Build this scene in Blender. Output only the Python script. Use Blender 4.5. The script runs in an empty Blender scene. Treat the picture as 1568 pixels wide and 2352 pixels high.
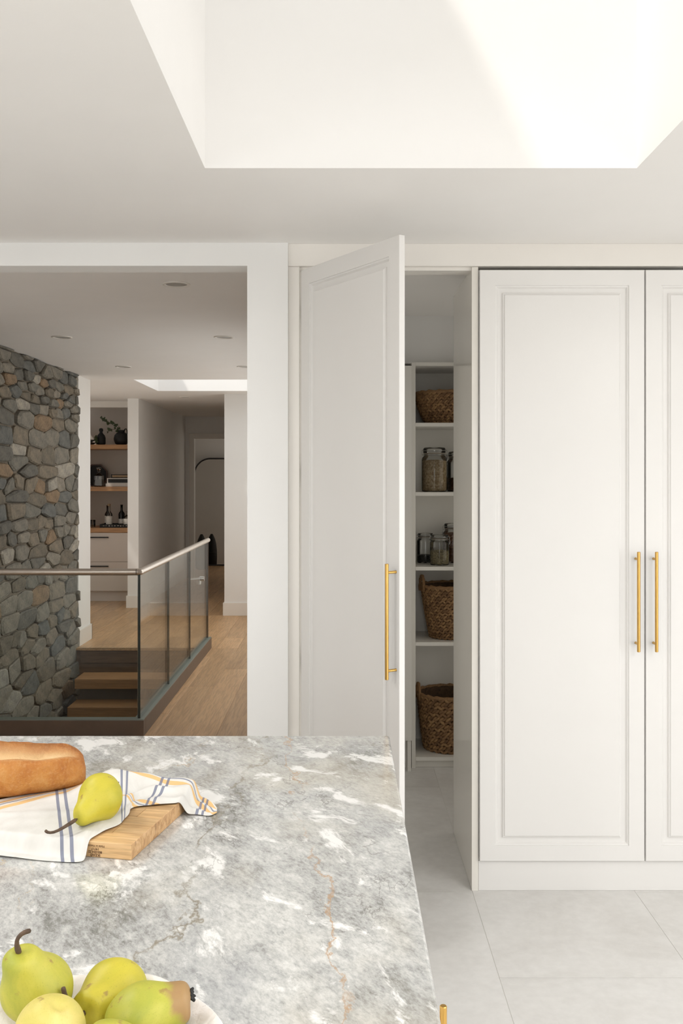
import bpy, math, random
from mathutils import Vector, Matrix, noise as mnoise

# ------------------------------------------------------------------ camera, sky, sun, exposure
scene = bpy.context.scene
C = scene.collection
EYE = 1.555
cam_data = bpy.data.cameras.new("camera")
cam_data.sensor_fit = 'VERTICAL'
cam_data.sensor_height = 36.0
cam_data.sensor_width = 24.0
cam_data.lens = 36.0 * 2200.0 / 2352.0
cam_data.shift_y = -80.0 / 2352.0
cam_data.shift_x = -2.0 / 2352.0
cam_data.clip_start = 0.05
cam = bpy.data.objects.new("camera", cam_data)
cam.location = (0, 0, EYE)
cam.rotation_euler = (math.radians(90), 0, 0)
C.objects.link(cam)
scene.camera = cam

world = bpy.data.worlds.new("sky")
scene.world = world
world.use_nodes = True
bg = world.node_tree.nodes["Background"]
bg.inputs[0].default_value = (0.93, 0.97, 1.0, 1)
bg.inputs[1].default_value = 1.2

sun_data = bpy.data.lights.new("sun", 'SUN')
sun_data.energy = 2.2
sun_data.angle = math.radians(2.5)
sun_data.color = (1.0, 0.95, 0.87)
sun = bpy.data.objects.new("sun", sun_data)
sun.rotation_euler = Vector((0.548, 0.35, -1.0)).to_track_quat('-Z', 'Y').to_euler()
sun.location = (-3, -2, 7)
C.objects.link(sun)


def added_daylight(name, loc, rot, sx, sy, radiance, color=(1.0, 0.988, 0.975)):
    """area light added out of view to stand in for daylight"""
    d = bpy.data.lights.new(name, 'AREA')
    d.shape = 'RECTANGLE'; d.size = sx; d.size_y = sy
    d.energy = radiance * math.pi * sx * sy
    d.color = color
    o = bpy.data.objects.new(name, d); o.location = loc; o.rotation_euler = rot
    C.objects.link(o)


H = math.pi / 2
added_daylight("added_daylight_right", (3.21, 0.3, 1.1), (0, H, 0), 2.1, 4.1, 1.2)  # area light added at the unseen right-hand opening
added_daylight("added_daylight_front", (0, -2.51, 1.45), (H, 0, 0), 4.3, 1.4, 0.72)  # area light added at the unseen opening behind the camera
added_daylight("added_fill_hall", (-0.275, 8.1, 1.2), (0, H, 0), 1.6, 4.2, 0.60, (1.0, 0.89, 0.74))  # unseen fill light added to brighten the hall
added_daylight("added_fill_side_room", (-3.49, 10.3, 1.3), (0, -H, 0), 1.6, 1.4, 0.9, (1.0, 0.93, 0.84))  # unseen fill light added for the niche
added_daylight("added_fill_far_room", (-0.71, 16.0, 1.3), (0, H, 0), 1.6, 1.4, 0.7, (1.0, 0.9, 0.78))  # unseen fill light added for the far room and mirror
added_daylight("added_fill_left", (-3.49, -0.6, 1.4), (0, -H, 0), 1.5, 2.6, 1.5)  # unseen fill light added for the open door's face


def added_lamp(name, x, y, z, watts, size, color=(1.0, 0.982, 0.958)):
    """disk light added under the ceiling out of view, with no fixture"""
    d = bpy.data.lights.new(name, 'AREA')
    d.shape = 'DISK'; d.size = size; d.energy = watts; d.color = color
    o = bpy.data.objects.new(name, d); o.location = (x, y, z); C.objects.link(o)


for lx, ly in ((1.75, 0.3), (1.9, 1.15), (-1.55, 0.3), (-1.55, 1.9), (0.22, -0.6)):
    added_lamp("added_kitchen_lamp", lx, ly, 2.425, 12.5, 0.3)  # added lamps out of view, lifting the floor and ceiling brightness
added_daylight("added_fill_pantry", (1.32, 4.68, 1.15), (0, H, 0), 1.7, 0.8, 0.75, (1.0, 0.95, 0.86))  # unseen fill light added to brighten the pantry


vs = scene.view_settings
vs.view_transform = 'Standard'
vs.look = 'None'
vs.gamma = 1.0
vs.use_curve_mapping = False
vs.exposure = 0.32
scene.cycles.adaptive_threshold = 0.025
scene.cycles.max_bounces = 10
scene.cycles.diffuse_bounces = 6
scene.cycles.glossy_bounces = 5
scene.cycles.transparent_max_bounces = 24
scene.cycles.sample_clamp_indirect = 6.0
scene.cycles.caustics_reflective = False
scene.cycles.caustics_refractive = False

# ------------------------------------------------------------------ mesh helpers


class MB:
    def __init__(self):
        self.v = []; self.f = []; self.m = []; self.uv = None

    def face(self, idx, mi=0):
        self.f.append(tuple(idx)); self.m.append(mi)

    def box(self, x0, x1, y0, y1, z0, z1, mi=0, mi_x=None):
        b = len(self.v)
        self.v += [(x, y, z) for z in (z0, z1) for y in (y0, y1) for x in (x0, x1)]
        mx = mi if mi_x is None else mi_x
        for q, k in (((0, 2, 3, 1), mi), ((4, 5, 7, 6), mi), ((0, 1, 5, 4), mi), ((2, 6, 7, 3), mi), ((0, 4, 6, 2), mx), ((1, 3, 7, 5), mx)):
            self.face([b + i for i in q], k)
        return self

    def tube(self, pts, r, n=10, cap=True, mi=0):
        pts = [Vector(p) for p in pts]
        rs = r if isinstance(r, (list, tuple)) else [r] * len(pts)
        b = len(self.v)
        up = None
        for i, p in enumerate(pts):
            t = (pts[min(i + 1, len(pts) - 1)] - pts[max(i - 1, 0)]).normalized()
            if up is None:
                up = Vector((0, 0, 1)) if abs(t.z) < 0.9 else Vector((1, 0, 0))
            up = (up - t * up.dot(t)).normalized()
            w = t.cross(up)
            for k in range(n):
                a = 2 * math.pi * k / n
                self.v.append(tuple(p + (up * math.cos(a) + w * math.sin(a)) * rs[i]))
        for i in range(len(pts) - 1):
            for k in range(n):
                k2 = (k + 1) % n
                self.face((b + i * n + k, b + i * n + k2, b + (i + 1) * n + k2, b + (i + 1) * n + k), mi)
        if cap:
            self.face([b + k for k in range(n)][::-1], mi)
            e = b + (len(pts) - 1) * n
            self.face([e + k for k in range(n)], mi)
        return self

    def lathe(self, prof, n=24, sx=1.0, sy=1.0, c=(0, 0, 0), fn=None, mi=0):
        """prof: (r, z) from bottom to top; r == 0 closes an end."""
        b = len(self.v); rings = []
        for r, z in prof:
            if r <= 1e-6:
                rings.append([len(self.v)]); self.v.append((c[0], c[1], c[2] + z))
            else:
                ring = []
                for k in range(n):
                    a = 2 * math.pi * k / n
                    p = (c[0] + r * sx * math.cos(a), c[1] + r * sy * math.sin(a), c[2] + z)
                    if fn: p = fn(p, a, z)
                    ring.append(len(self.v)); self.v.append(p)
                rings.append(ring)
        for A, B in zip(rings, rings[1:]):
            for k in range(n):
                k2 = (k + 1) % n
                if len(A) == 1 and len(B) == 1: break
                if len(A) == 1: self.face((A[0], B[k2], B[k]), mi) if False else self.face((A[0], B[k2], B[k])[::-1][::-1], mi)
                elif len(B) == 1: self.face((A[k], A[k2], B[0]), mi)
                else: self.face((A[k], A[k2], B[k2], B[k]), mi)
        return self

    def prism(self, poly, y0, y1, mi=0):
        """poly in (x, z), extruded along y."""
        b = len(self.v); n = len(poly)
        self.v += [(x, y0, z) for x, z in poly] + [(x, y1, z) for x, z in poly]
        self.face([b + i for i in range(n)], mi); self.face([b + n + i for i in range(n)][::-1], mi)
        for i in range(n):
            j = (i + 1) % n
            self.face((b + i, b + n + i, b + n + j, b + j), mi)
        return self

    def rings(self, w, h, prof, mi=0):
        """concentric rectangles in the xz plane; prof = (inset, y)."""
        b = len(self.v)
        for ins, y in prof:
            self.v += [(ins, y, ins), (w - ins, y, ins), (w - ins, y, h - ins), (ins, y, h - ins)]
        for i in range(len(prof) - 1):
            for k in range(4):
                k2 = (k + 1) % 4
                self.face((b + i * 4 + k, b + i * 4 + k2, b + (i + 1) * 4 + k2, b + (i + 1) * 4 + k), mi)
        return self

    def mesh(self, name, mats, smooth=False):
        me = bpy.data.meshes.new(name)
        me.from_pydata(self.v, [], self.f)
        for m in (mats if isinstance(mats, (list, tuple)) else [mats]):
            me.materials.append(m)
        for p, k in zip(me.polygons, self.m):
            p.material_index = k
            p.use_smooth = smooth
        if self.uv:
            l = me.uv_layers.new(name="UVMap")
            for lp in me.loops:
                l.data[lp.index].uv = self.uv[lp.vertex_index]
        me.update()
        return me

    def build(self, name, mats, parent=None, smooth=False, bevel=0, seg=2, subsurf=0, solid=0, autosmooth=False):
        me = self.mesh(name, mats, smooth or autosmooth)
        if autosmooth:
            me.set_sharp_from_angle(angle=math.radians(35))
        o = bpy.data.objects.new(name, me)
        C.objects.link(o)
        if parent is not None: o.parent = parent
        if solid:
            s = o.modifiers.new("s", 'SOLIDIFY'); s.thickness = solid; s.offset = 0
        if bevel:
            b = o.modifiers.new("b", 'BEVEL'); b.width = bevel; b.segments = seg; b.limit_method = 'ANGLE'
            b.angle_limit = math.radians(40)
        if subsurf:
            s = o.modifiers.new("ss", 'SUBSURF'); s.levels = subsurf; s.render_levels = subsurf
        return o


def box(*a, **k): return MB().box(*a, **k)


def empty(name, loc=(0, 0, 0), rz=0.0):
    o = bpy.data.objects.new(name, None); o.empty_display_size = 0.1
    o.location = loc; o.rotation_euler = (0, 0, rz)
    C.objects.link(o)
    return o


def tag(o, label, cat, group=None):
    o["label"] = label; o["category"] = cat
    if group: o["group"] = group
    return o


def struct(o):
    o["kind"] = "structure"; return o


def stuff(o):
    o["kind"] = "stuff"; return o


def thing(name, label, cat, loc=(0, 0, 0), rz=0.0, group=None):
    return tag(empty(name, loc, rz), label, cat, group)


def copy_obj(o, parent=None):
    c = o.copy(); C.objects.link(c)
    c.parent = parent
    return c


# ------------------------------------------------------------------ materials
class NT:
    def __init__(self, name):
        self.mat = bpy.data.materials.new(name); self.mat.use_nodes = True
        self.t = self.mat.node_tree; self.n = self.t.nodes; self.l = self.t.links
        self.bsdf = self.n["Principled BSDF"]

    def new(self, typ, **kw):
        n = self.n.new(typ)
        for k, v in kw.items(): setattr(n, k, v)
        return n

    def link(self, a, b): self.l.new(a, b)

    def coord(self, which="Object"):
        return self.new("ShaderNodeTexCoord").outputs[which]

    def mapping(self, src, scale=(1, 1, 1), rot=(0, 0, 0), loc=(0, 0, 0)):
        m = self.new("ShaderNodeMapping")
        m.inputs["Scale"].default_value = scale; m.inputs["Rotation"].default_value = rot; m.inputs["Location"].default_value = loc
        self.link(src, m.inputs["Vector"]); return m.outputs[0]

    def noise(self, src, scale, detail=4, rough=0.55, dist=0.0, out="Fac"):
        n = self.new("ShaderNodeTexNoise")
        n.inputs["Scale"].default_value = scale; n.inputs["Detail"].default_value = detail
        n.inputs["Roughness"].default_value = rough; n.inputs["Distortion"].default_value = dist
        if src is not None: self.link(src, n.inputs["Vector"])
        return n.outputs[out]

    def ramp(self, src, stops, interp='LINEAR'):
        r = self.new("ShaderNodeValToRGB"); r.color_ramp.interpolation = interp
        e = r.color_ramp.elements
        while len(e) < len(stops): e.new(0.5)
        for i, (p, c) in enumerate(stops):
            e[i].position = p
            e[i].color = (c, c, c, 1) if isinstance(c, (int, float)) else (*c, 1)
        self.link(src, r.inputs[0]); return r.outputs[0]

    def mix(self, fac, a, b, mode='MIX'):
        m = self.new("ShaderNodeMix", data_type='RGBA', blend_type=mode)
        for i, x in ((0, fac), (6, a), (7, b)):
            if isinstance(x, (int, float)): m.inputs[i].default_value = x
            elif isinstance(x, tuple): m.inputs[i].default_value = (*x, 1)
            else: self.link(x, m.inputs[i])
        return m.outputs[2]

    def math(self, op, a, b=None, c=None):
        m = self.new("ShaderNodeMath", operation=op)
        for i, x in enumerate((a, b, c)):
            if x is None: continue
            if isinstance(x, (int, float)): m.inputs[i].default_value = x
            else: self.link(x, m.inputs[i])
        return m.outputs[0]

    def color(self, x):
        if isinstance(x, tuple): self.bsdf.inputs["Base Color"].default_value = (*x, 1)
        else: self.link(x, self.bsdf.inputs["Base Color"])

    def set(self, **k):
        for a, b in k.items():
            self.bsdf.inputs[a.replace("_", " ")].default_value = b

    def bump(self, h, strength=0.3, dist=0.01):
        b = self.new("ShaderNodeBump"); b.inputs["Strength"].default_value = strength; b.inputs["Distance"].default_value = dist
        self.link(h, b.inputs["Height"]); self.link(b.outputs[0], self.bsdf.inputs["Normal"])


def paint(name, rgb, rough=0.5, var=0.02, scale=3.0, bump=0.0, spec=0.5, metal=0.0):
    t = NT(name); co = t.coord()
    n = t.noise(co, scale, 4)
    dark = tuple(max(0, c * (1 - var * 2)) for c in rgb); lite = tuple(min(1, c * (1 + var)) for c in rgb)
    t.color(t.ramp(n, [(0.3, dark), (0.7, lite)]))
    t.set(Roughness=rough, Metallic=metal)
    t.bsdf.inputs["Specular IOR Level"].default_value = spec
    if bump: t.bump(t.noise(co, 220, 3), bump, 0.002)
    return t.mat


WALL = paint("wall_paint", (0.82, 0.815, 0.80), 0.6, 0.008, bump=0.03)
CEIL = paint("ceiling_paint", (0.85, 0.835, 0.815), 0.7, 0.008, bump=0.03)
TRIM = paint("trim_paint", (0.79, 0.76, 0.715), 0.4, 0.006)
CAB = paint("cabinet_paint", (0.762, 0.747, 0.725), 0.32, 0.006)
CABIN = paint("pantry_melamine", (0.76, 0.74, 0.69), 0.3, 0.006)
SIDEP = paint("gloss_side_panel", (0.78, 0.75, 0.69), 0.12, 0.006)
NICHE = paint("niche_paint", (0.62, 0.56, 0.50), 0.5, 0.01)
DRAWER = paint("drawer_lacquer", (0.66, 0.60, 0.55), 0.4, 0.008)
BLACKM = paint("black_metal", (0.018, 0.017, 0.016), 0.4, 0.05)
BLACKC = paint("black_ceramic", (0.012, 0.012, 0.012), 0.65, 0.15, 30, bump=0.2)
STEM = paint("stem_brown", (0.10, 0.06, 0.035), 0.7, 0.3, 90, bump=0.3)
CHROME = paint("chrome", (0.75, 0.75, 0.74), 0.18, 0.01, metal=1.0)
WIRE = paint("wire_steel", (0.55, 0.55, 0.54), 0.3, 0.02, metal=1.0)
SHOE = paint("bronze_channel", (0.115, 0.078, 0.055), 0.42, 0.05, 12)
RAILM = paint("brushed_bronze_rail", (0.60, 0.54, 0.48), 0.30, 0.03, 30, metal=0.85)
GASKET = paint("grey_gasket", (0.20, 0.23, 0.20), 0.45, 0.04)
GEDGE = paint("green_glass_edge", (0.012, 0.02, 0.014), 0.2, 0.05)
LENS = paint("lamp_lens", (0.42, 0.42, 0.40), 0.35, 0.03)
CONC = paint("patio_concrete", (0.55, 0.53, 0.50), 0.8, 0.06, 2.0)
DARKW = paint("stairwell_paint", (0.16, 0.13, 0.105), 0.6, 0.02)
RUBBER = paint("rubber_ring", (0.35, 0.30, 0.25), 0.6, 0.05)
PAPER = paint("paper_label", (0.72, 0.69, 0.64), 0.7, 0.06, 60)
WHITEB = paint("white_cover", (0.70, 0.66, 0.62), 0.5, 0.02)
TANB = paint("tan_cover", (0.30, 0.20, 0.11), 0.6, 0.12, 40)


def brass():
    t = NT("satin_brass"); co = t.coord()
    n = t.noise(t.mapping(co, (60, 60, 4)), 8, 3)
    t.color(t.ramp(n, [(0.3, (0.54, 0.32, 0.085)), (0.7, (0.72, 0.45, 0.14))]))
    t.set(Metallic=1.0, Roughness=0.3)
    return t.mat


BRASS = brass()


def tile_mat():
    t = NT("porcelain_tile"); co = t.coord()
    oi = t.new("ShaderNodeObjectInfo").outputs["Random"]
    off = t.new("ShaderNodeCombineXYZ"); t.link(t.math('MULTIPLY', oi, 37.0), off.inputs[0]); t.link(t.math('MULTIPLY', oi, 91.0), off.inputs[1])
    va = t.new("ShaderNodeVectorMath", operation='ADD'); t.link(co, va.inputs[0]); t.link(off.outputs[0], va.inputs[1])
    n = t.noise(va.outputs[0], 2.2, 8, 0.62, 0.6)
    n2 = t.noise(va.outputs[0], 26, 5, 0.6)
    c = t.ramp(n, [(0.3, (0.60, 0.58, 0.55)), (0.5, (0.69, 0.675, 0.65)), (0.72, (0.75, 0.74, 0.72))])
    c = t.mix(0.16, c, t.ramp(n2, [(0.35, 0.45), (0.65, 0.75)]), 'MIX')
    t.color(c); t.set(Roughness=0.38)
    t.bump(n2, 0.05, 0.002)
    return t.mat


TILE = tile_mat()
GROUT = paint("grout", (0.74, 0.725, 0.69), 0.8, 0.02, 30)


def wood(name, lo, mid, hi, axis='y', scale=1.0, rough=0.45, per_obj=0.25, bump=0.06):
    t = NT(name); co = t.coord()
    oi = t.new("ShaderNodeObjectInfo").outputs["Random"]
    off = t.new("ShaderNodeCombineXYZ")
    for i, k in enumerate((13.0, 57.0, 29.0)): t.link(t.math('MULTIPLY', oi, k), off.inputs[i])
    va = t.new("ShaderNodeVectorMath", operation='ADD'); t.link(co, va.inputs[0]); t.link(off.outputs[0], va.inputs[1])
    s = {'x': (0.8, 14, 14), 'y': (14, 0.8, 14), 'z': (14, 14, 0.8)}[axis]
    m = t.mapping(va.outputs[0], tuple(k * scale for k in s))
    g = t.noise(m, 1.3, 8, 0.62, 0.8)
    fine = t.noise(t.mapping(va.outputs[0], tuple(k * scale * 7 for k in s)), 1.0, 3, 0.6)
    c = t.ramp(g, [(0.25, lo), (0.5, mid), (0.75, hi)])
    c = t.mix(t.ramp(fine, [(0.42, 0.35), (0.55, 0.0)]), c, tuple(k * 0.55 for k in lo))
    tone = t.ramp(oi, [(0.0, 1 - per_obj), (1.0, 1.0 + 0.0)])
    c = t.mix(1.0, c, tone, 'MULTIPLY')
    t.color(c); t.set(Roughness=rough)
    if bump: t.bump(fine, bump, 0.002)
    return t.mat


OAKF = wood("oak_floor", (0.50, 0.30, 0.145), (0.64, 0.40, 0.205), (0.71, 0.465, 0.255), 'y', 0.9, 0.42, 0.22)
OAKS = wood("oak_shelf", (0.40, 0.20, 0.085), (0.50, 0.27, 0.125), (0.56, 0.32, 0.155), 'x', 1.0, 0.5, 0.08)
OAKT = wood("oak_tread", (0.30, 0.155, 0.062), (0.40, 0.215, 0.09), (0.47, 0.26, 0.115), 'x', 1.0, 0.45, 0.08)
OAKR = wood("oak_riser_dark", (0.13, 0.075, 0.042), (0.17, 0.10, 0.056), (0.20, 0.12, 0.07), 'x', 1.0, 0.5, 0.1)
BLOCK = wood("board_stave", (0.54, 0.31, 0.135), (0.70, 0.45, 0.215), (0.78, 0.54, 0.295), 'x', 2.2, 0.5, 0.26, 0.04)


def endgrain():
    t = NT("board_end_grain"); co = t.coord()
    n = t.noise(co, 55, 6, 0.65, 1.0); k = t.noise(t.mapping(co, (1, 3, 1)), 16, 4, 0.6)
    c = t.ramp(n, [(0.3, (0.33, 0.17, 0.07)), (0.5, (0.56, 0.34, 0.16)), (0.75, (0.70, 0.47, 0.26))])
    c = t.mix(t.ramp(k, [(0.60, 0.0), (0.72, 0.7)]), c, (0.22, 0.12, 0.055))
    t.color(c); t.set(Roughness=0.6); return t.mat


ENDG = endgrain()


def stone_mat():
    t = NT("rubble_stone"); co = t.coord()
    oi = t.new("ShaderNodeObjectInfo").outputs["Random"]
    isl = t.new("ShaderNodeNewGeometry").outputs["Random Per Island"]
    r = t.math('FRACT', t.math('ADD', oi, t.math('MULTIPLY', isl, 7.13)))
    base = t.ramp(r, [(0.0, (0.155, 0.152, 0.135)), (0.14, (0.235, 0.222, 0.19)), (0.32, (0.185, 0.165, 0.13)), (0.46, (0.27, 0.25, 0.21)),
                      (0.58, (0.155, 0.162, 0.155)), (0.68, (0.27, 0.195, 0.125)), (0.74, (0.23, 0.20, 0.155)), (0.86, (0.38, 0.36, 0.315)), (0.92, (0.20, 0.195, 0.17))], 'CONSTANT')
    n = t.noise(co, 9, 7, 0.65, 0.6); n2 = t.noise(co, 60, 6, 0.7)
    c = t.mix(1.0, base, t.ramp(n, [(0.28, (0.62, 0.62, 0.62)), (0.55, (1, 0.98, 0.95)), (0.75, (1.28, 1.2, 1.08))]), 'MULTIPLY')
    c = t.mix(1.0, c, t.ramp(n2, [(0.3, 0.72), (0.6, 1.1)]), 'MULTIPLY')
    t.color(c); t.set(Roughness=0.85)
    t.bump(t.math('ADD', t.math('MULTIPLY', n, 1.0), t.math('MULTIPLY', n2, 0.4)), 0.8, 0.02)
    return t.mat


STONE = stone_mat()
MORTAR = paint("mortar", (0.20, 0.17, 0.13), 0.95, 0.15, 40, bump=0.6)


def glass(name, tint, refl=1.0, ior=1.5):
    t = NT(name)
    out = t.n["Material Output"]
    tr = t.new("ShaderNodeBsdfTransparent"); tr.inputs[0].default_value = (*tint, 1)
    gl = t.new("ShaderNodeBsdfGlossy"); gl.inputs["Roughness"].default_value = 0.015
    fr = t.new("ShaderNodeFresnel"); fr.inputs[0].default_value = ior
    mx = t.new("ShaderNodeMixShader")
    t.link(t.math('MULTIPLY', fr.outputs[0], refl), mx.inputs[0]); t.link(tr.outputs[0], mx.inputs[1]); t.link(gl.outputs[0], mx.inputs[2])
    t.link(mx.outputs[0], out.inputs[0])
    return t.mat


PANE = glass("railing_glass", (0.97, 0.985, 0.975), 0.5, 1.45)
JARG = glass("jar_glass", (0.965, 0.97, 0.965), 1.1)
BOTG = glass("brown_bottle_glass", (0.20, 0.10, 0.04), 1.0)
DARKG = glass("dark_bottle_glass", (0.05, 0.035, 0.018), 1.0)
CLEARG = glass("clear_bottle_glass", (0.88, 0.86, 0.82), 1.2)


def marble():
    t = NT("quartzite"); co = t.mapping(t.coord(), (1.0, 0.52, 1.0))
    warp = t.noise(co, 3.0, 4, 0.55, 0.0, "Color")
    vm = t.new("ShaderNodeVectorMath", operation='MULTIPLY_ADD')
    t.link(warp, vm.inputs[0]); vm.inputs[1].default_value = (0.10, 0.10, 0.0); t.link(co, vm.inputs[2])
    w = vm.outputs[0]

    def streak(deg, k, loc=(0, 0, 0)):
        return t.mapping(t.mapping(w, (1, 1, 1), (0, 0, math.radians(deg)), loc), (1.0, k, 1.0))
    def grain(deg, k, loc=(0, 0, 0)):
        return t.mapping(t.mapping(co, (1, 1, 1), (0, 0, math.radians(deg)), loc), (1.0, k, 1.0))
    a = t.noise(streak(28, 1.3), 5.5, 6, 0.6, 0.15)                 # broad clouds
    b = t.noise(grain(30, 1.6, (3, 1, 0)), 24, 8, 0.70, 0.25)      # mottling
    f = t.noise(grain(34, 2.0, (5, 2, 0)), 110, 6, 0.78, 0.2)      # gritty grain
    h = t.math('ADD', t.math('MULTIPLY', a, 0.40), t.math('ADD', t.math('MULTIPLY', b, 0.35), t.math('MULTIPLY', f, 0.40)))
    c = t.ramp(h, [(0.41, (0.12, 0.12, 0.108)), (0.48, (0.26, 0.26, 0.243)), (0.55, (0.42, 0.422, 0.412)), (0.62, (0.56, 0.56, 0.54)), (0.70, (0.70, 0.695, 0.67))])
    # blue-grey and warm beige areas
    k = t.noise(t.mapping(w, loc=(2, 9, 0)), 4.0, 5, 0.55, 0.3)
    c = t.mix(t.ramp(k, [(0.47, 0.0), (0.64, 0.42)]), c, (0.52, 0.475, 0.38))
    k2 = t.noise(t.mapping(w, loc=(12, 4, 0)), 4.5, 5, 0.55, 0.3)
    c = t.mix(t.ramp(k2, [(0.52, 0.0), (0.68, 0.30)]), c, (0.40, 0.42, 0.445))
    # white drifts with a ragged edge
    wd = t.noise(streak(30, 1.9, (7, 3, 0)), 8.5, 10, 0.66, 0.3)
    c = t.mix(t.ramp(wd, [(0.555, 0.0), (0.61, 0.95)]), c, (0.83, 0.825, 0.805))
    # dark crackle
    vn = t.noise(streak(35, 1.5, (1, 6, 0)), 11.0, 7, 0.60, 0.3)
    vein = t.ramp(t.math('ABSOLUTE', t.math('SUBTRACT', vn, 0.5)), [(0.0, 1.0), (0.013, 0.0)])
    msk = t.ramp(t.noise(t.mapping(w, loc=(8, 8, 0)), 7.0, 4), [(0.48, 0.0), (0.62, 0.6)])
    c = t.mix(t.math('MULTIPLY', vein, msk), c, (0.10, 0.095, 0.075))
    # thin ochre veins running away from the viewer, broken here and there
    xyz = t.new("ShaderNodeSeparateXYZ"); t.link(t.coord(), xyz.inputs[0])
    wob = t.math('SUBTRACT', t.noise(t.mapping(co, loc=(1, 5, 0)), 11.0, 6, 0.62), 0.5)
    brk = t.ramp(t.noise(t.mapping(co, loc=(3, 1, 0)), 9.0, 3), [(0.42, 0.0), (0.56, 0.75)])
    for slope, off, amp, wd_, col in ((0.12, -0.143, 0.16, 0.0017, (0.44, 0.25, 0.10)), (-0.06, 0.33, 0.22, 0.0034, (0.20, 0.165, 0.10)), (0.30, 0.05, 0.30, 0.0013, (0.46, 0.33, 0.16)), (-0.35, 1.12, 0.26, 0.0013, (0.44, 0.31, 0.15))):
        q = t.math('ADD', t.math('ADD', xyz.outputs[0], off), t.math('ADD', t.math('MULTIPLY', xyz.outputs[1], slope), t.math('MULTIPLY', wob, amp)))
        ln = t.ramp(t.math('MULTIPLY', t.math('ABSOLUTE', q), 0.5 / wd_), [(0.0, 1.0), (1.0, 0.0)])
        c = t.mix(t.math('MULTIPLY', ln, brk), c, col)
    t.color(c); t.set(Roughness=0.14)
    return t.mat


MARBLE = marble()


def pear_mat(name, base, lite, dark, russet=0.0):
    t = NT(name); co = t.coord()
    n = t.noise(co, 14, 5, 0.6, 0.4); sp = t.noise(co, 620, 2, 0.5); bl = t.noise(co, 48, 4, 0.6)
    c = t.ramp(n, [(0.3, dark), (0.5, base), (0.72, lite)])
    c = t.mix(t.ramp(sp, [(0.60, 0.0), (0.72, 0.35)]), c, tuple(k * 0.75 for k in dark))
    c = t.mix(t.ramp(bl, [(0.63, 0.0), (0.69, 0.7)]), c, (0.28, 0.16, 0.05))
    if russet:
        z = t.new("ShaderNodeSeparateXYZ"); t.link(co, z.inputs[0])
        rz = t.math('ADD', z.outputs[2], t.math('MULTIPLY', t.math('SUBTRACT', n, 0.5), 0.05))
        c = t.mix(t.ramp(t.math('MULTIPLY', rz, 10.0), [(russet * 10, 0.0), (min(1.0, russet * 10 + 0.08), 0.9)]), c, (0.34, 0.19, 0.09))
    t.color(c); t.set(Roughness=0.5)
    t.bsdf.inputs["Subsurface Weight"].default_value = 0.05
    t.bump(sp, 0.03, 0.001)
    return t.mat


PEARY = pear_mat("pear_skin_yellow", (0.52, 0.45, 0.035), (0.61, 0.53, 0.06), (0.38, 0.36, 0.025))
PEARG = pear_mat("pear_skin_green", (0.45, 0.425, 0.05), (0.58, 0.52, 0.10), (0.31, 0.335, 0.035))
PEARR = pear_mat("pear_skin_russet_end", (0.42, 0.415, 0.05), (0.55, 0.51, 0.09), (0.30, 0.335, 0.035), 0.074)
PEARP = pear_mat("pear_skin_pale", (0.63, 0.53, 0.15), (0.72, 0.62, 0.25), (0.50, 0.45, 0.08))


def bread_mat():
    t = NT("bread_crust"); co = t.coord()
    n = t.noise(co, 16, 8, 0.65, 0.5); f = t.noise(co, 170, 5, 0.7)
    c = t.ramp(n, [(0.28, (0.27, 0.075, 0.010)), (0.46, (0.48, 0.17, 0.027)), (0.60, (0.58, 0.245, 0.05)), (0.75, (0.66, 0.35, 0.11))])
    c = t.mix(t.ramp(f, [(0.5, 0.0), (0.68, 0.35)]), c, (0.72, 0.42, 0.19))
    at = t.new("ShaderNodeAttribute", attribute_name="score").outputs["Fac"]
    c = t.mix(at, c, t.mix(n, (0.72, 0.43, 0.17), (0.88, 0.68, 0.40)))
    at2 = t.new("ShaderNodeAttribute", attribute_name="toast").outputs["Fac"]
    c = t.mix(at2, c, (0.22, 0.075, 0.015))
    t.color(c); t.set(Roughness=0.55)
    t.bump(t.math('ADD', n, t.math('MULTIPLY', f, 0.6)), 0.8, 0.008)
    return t.mat


BREAD = bread_mat()


def towel_mat():
    t = NT("striped_linen"); uv = t.coord("UV")
    s = t.new("ShaderNodeSeparateXYZ"); t.link(uv, s.inputs[0])
    u, v = s.outputs[0], s.outputs[1]

    def band(x, c, hw): return t.math('LESS_THAN', t.math('ABSOLUTE', t.math('SUBTRACT', x, c)), hw)

    def any_(l):
        r = l[0]
        for k in l[1:]: r = t.math('MAXIMUM', r, k)
        return r
    navy = any_([band(u, c, 0.0028) for c in (0.262, 0.277, 0.405, 0.419, 0.505, 0.519, 0.600, 0.612)])
    navy2 = any_([band(v, c, 0.0018) for c in (0.250, 0.100)])
    yel = any_([band(v, c, 0.0058) for c in (0.264, 0.236, 0.114, 0.086)])
    right = t.math('GREATER_THAN', u, 0.30)
    low = t.math('MAXIMUM', t.math('GREATER_THAN', v, 0.2), right)
    yel = t.math('MULTIPLY', yel, low); navy2 = t.math('MULTIPLY', navy2, low)
    w = t.noise(t.mapping(uv, (1800, 1800, 1)), 1.0, 2); bl = t.noise(uv, 22, 4)
    c = t.ramp(bl, [(0.3, (0.62, 0.605, 0.57)), (0.7, (0.72, 0.71, 0.68))])
    c = t.mix(t.math('MULTIPLY', yel, 0.8), c, (0.74, 0.43, 0.11))
    c = t.mix(t.math('MULTIPLY', t.math('MAXIMUM', navy, navy2), 0.82), c, (0.12, 0.14, 0.23))
    c = t.mix(t.ramp(w, [(0.3, 0.12), (0.6, 0.0)]), c, (0.55, 0.53, 0.5))
    t.color(c); t.set(Roughness=0.9)
    t.bsdf.inputs["Specular IOR Level"].default_value = 0.15
    t.bump(t.math('ADD', t.math('MULTIPLY', w, 0.05), t.noise(uv, 45, 4)), 0.25, 0.004)
    return t.mat


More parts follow.
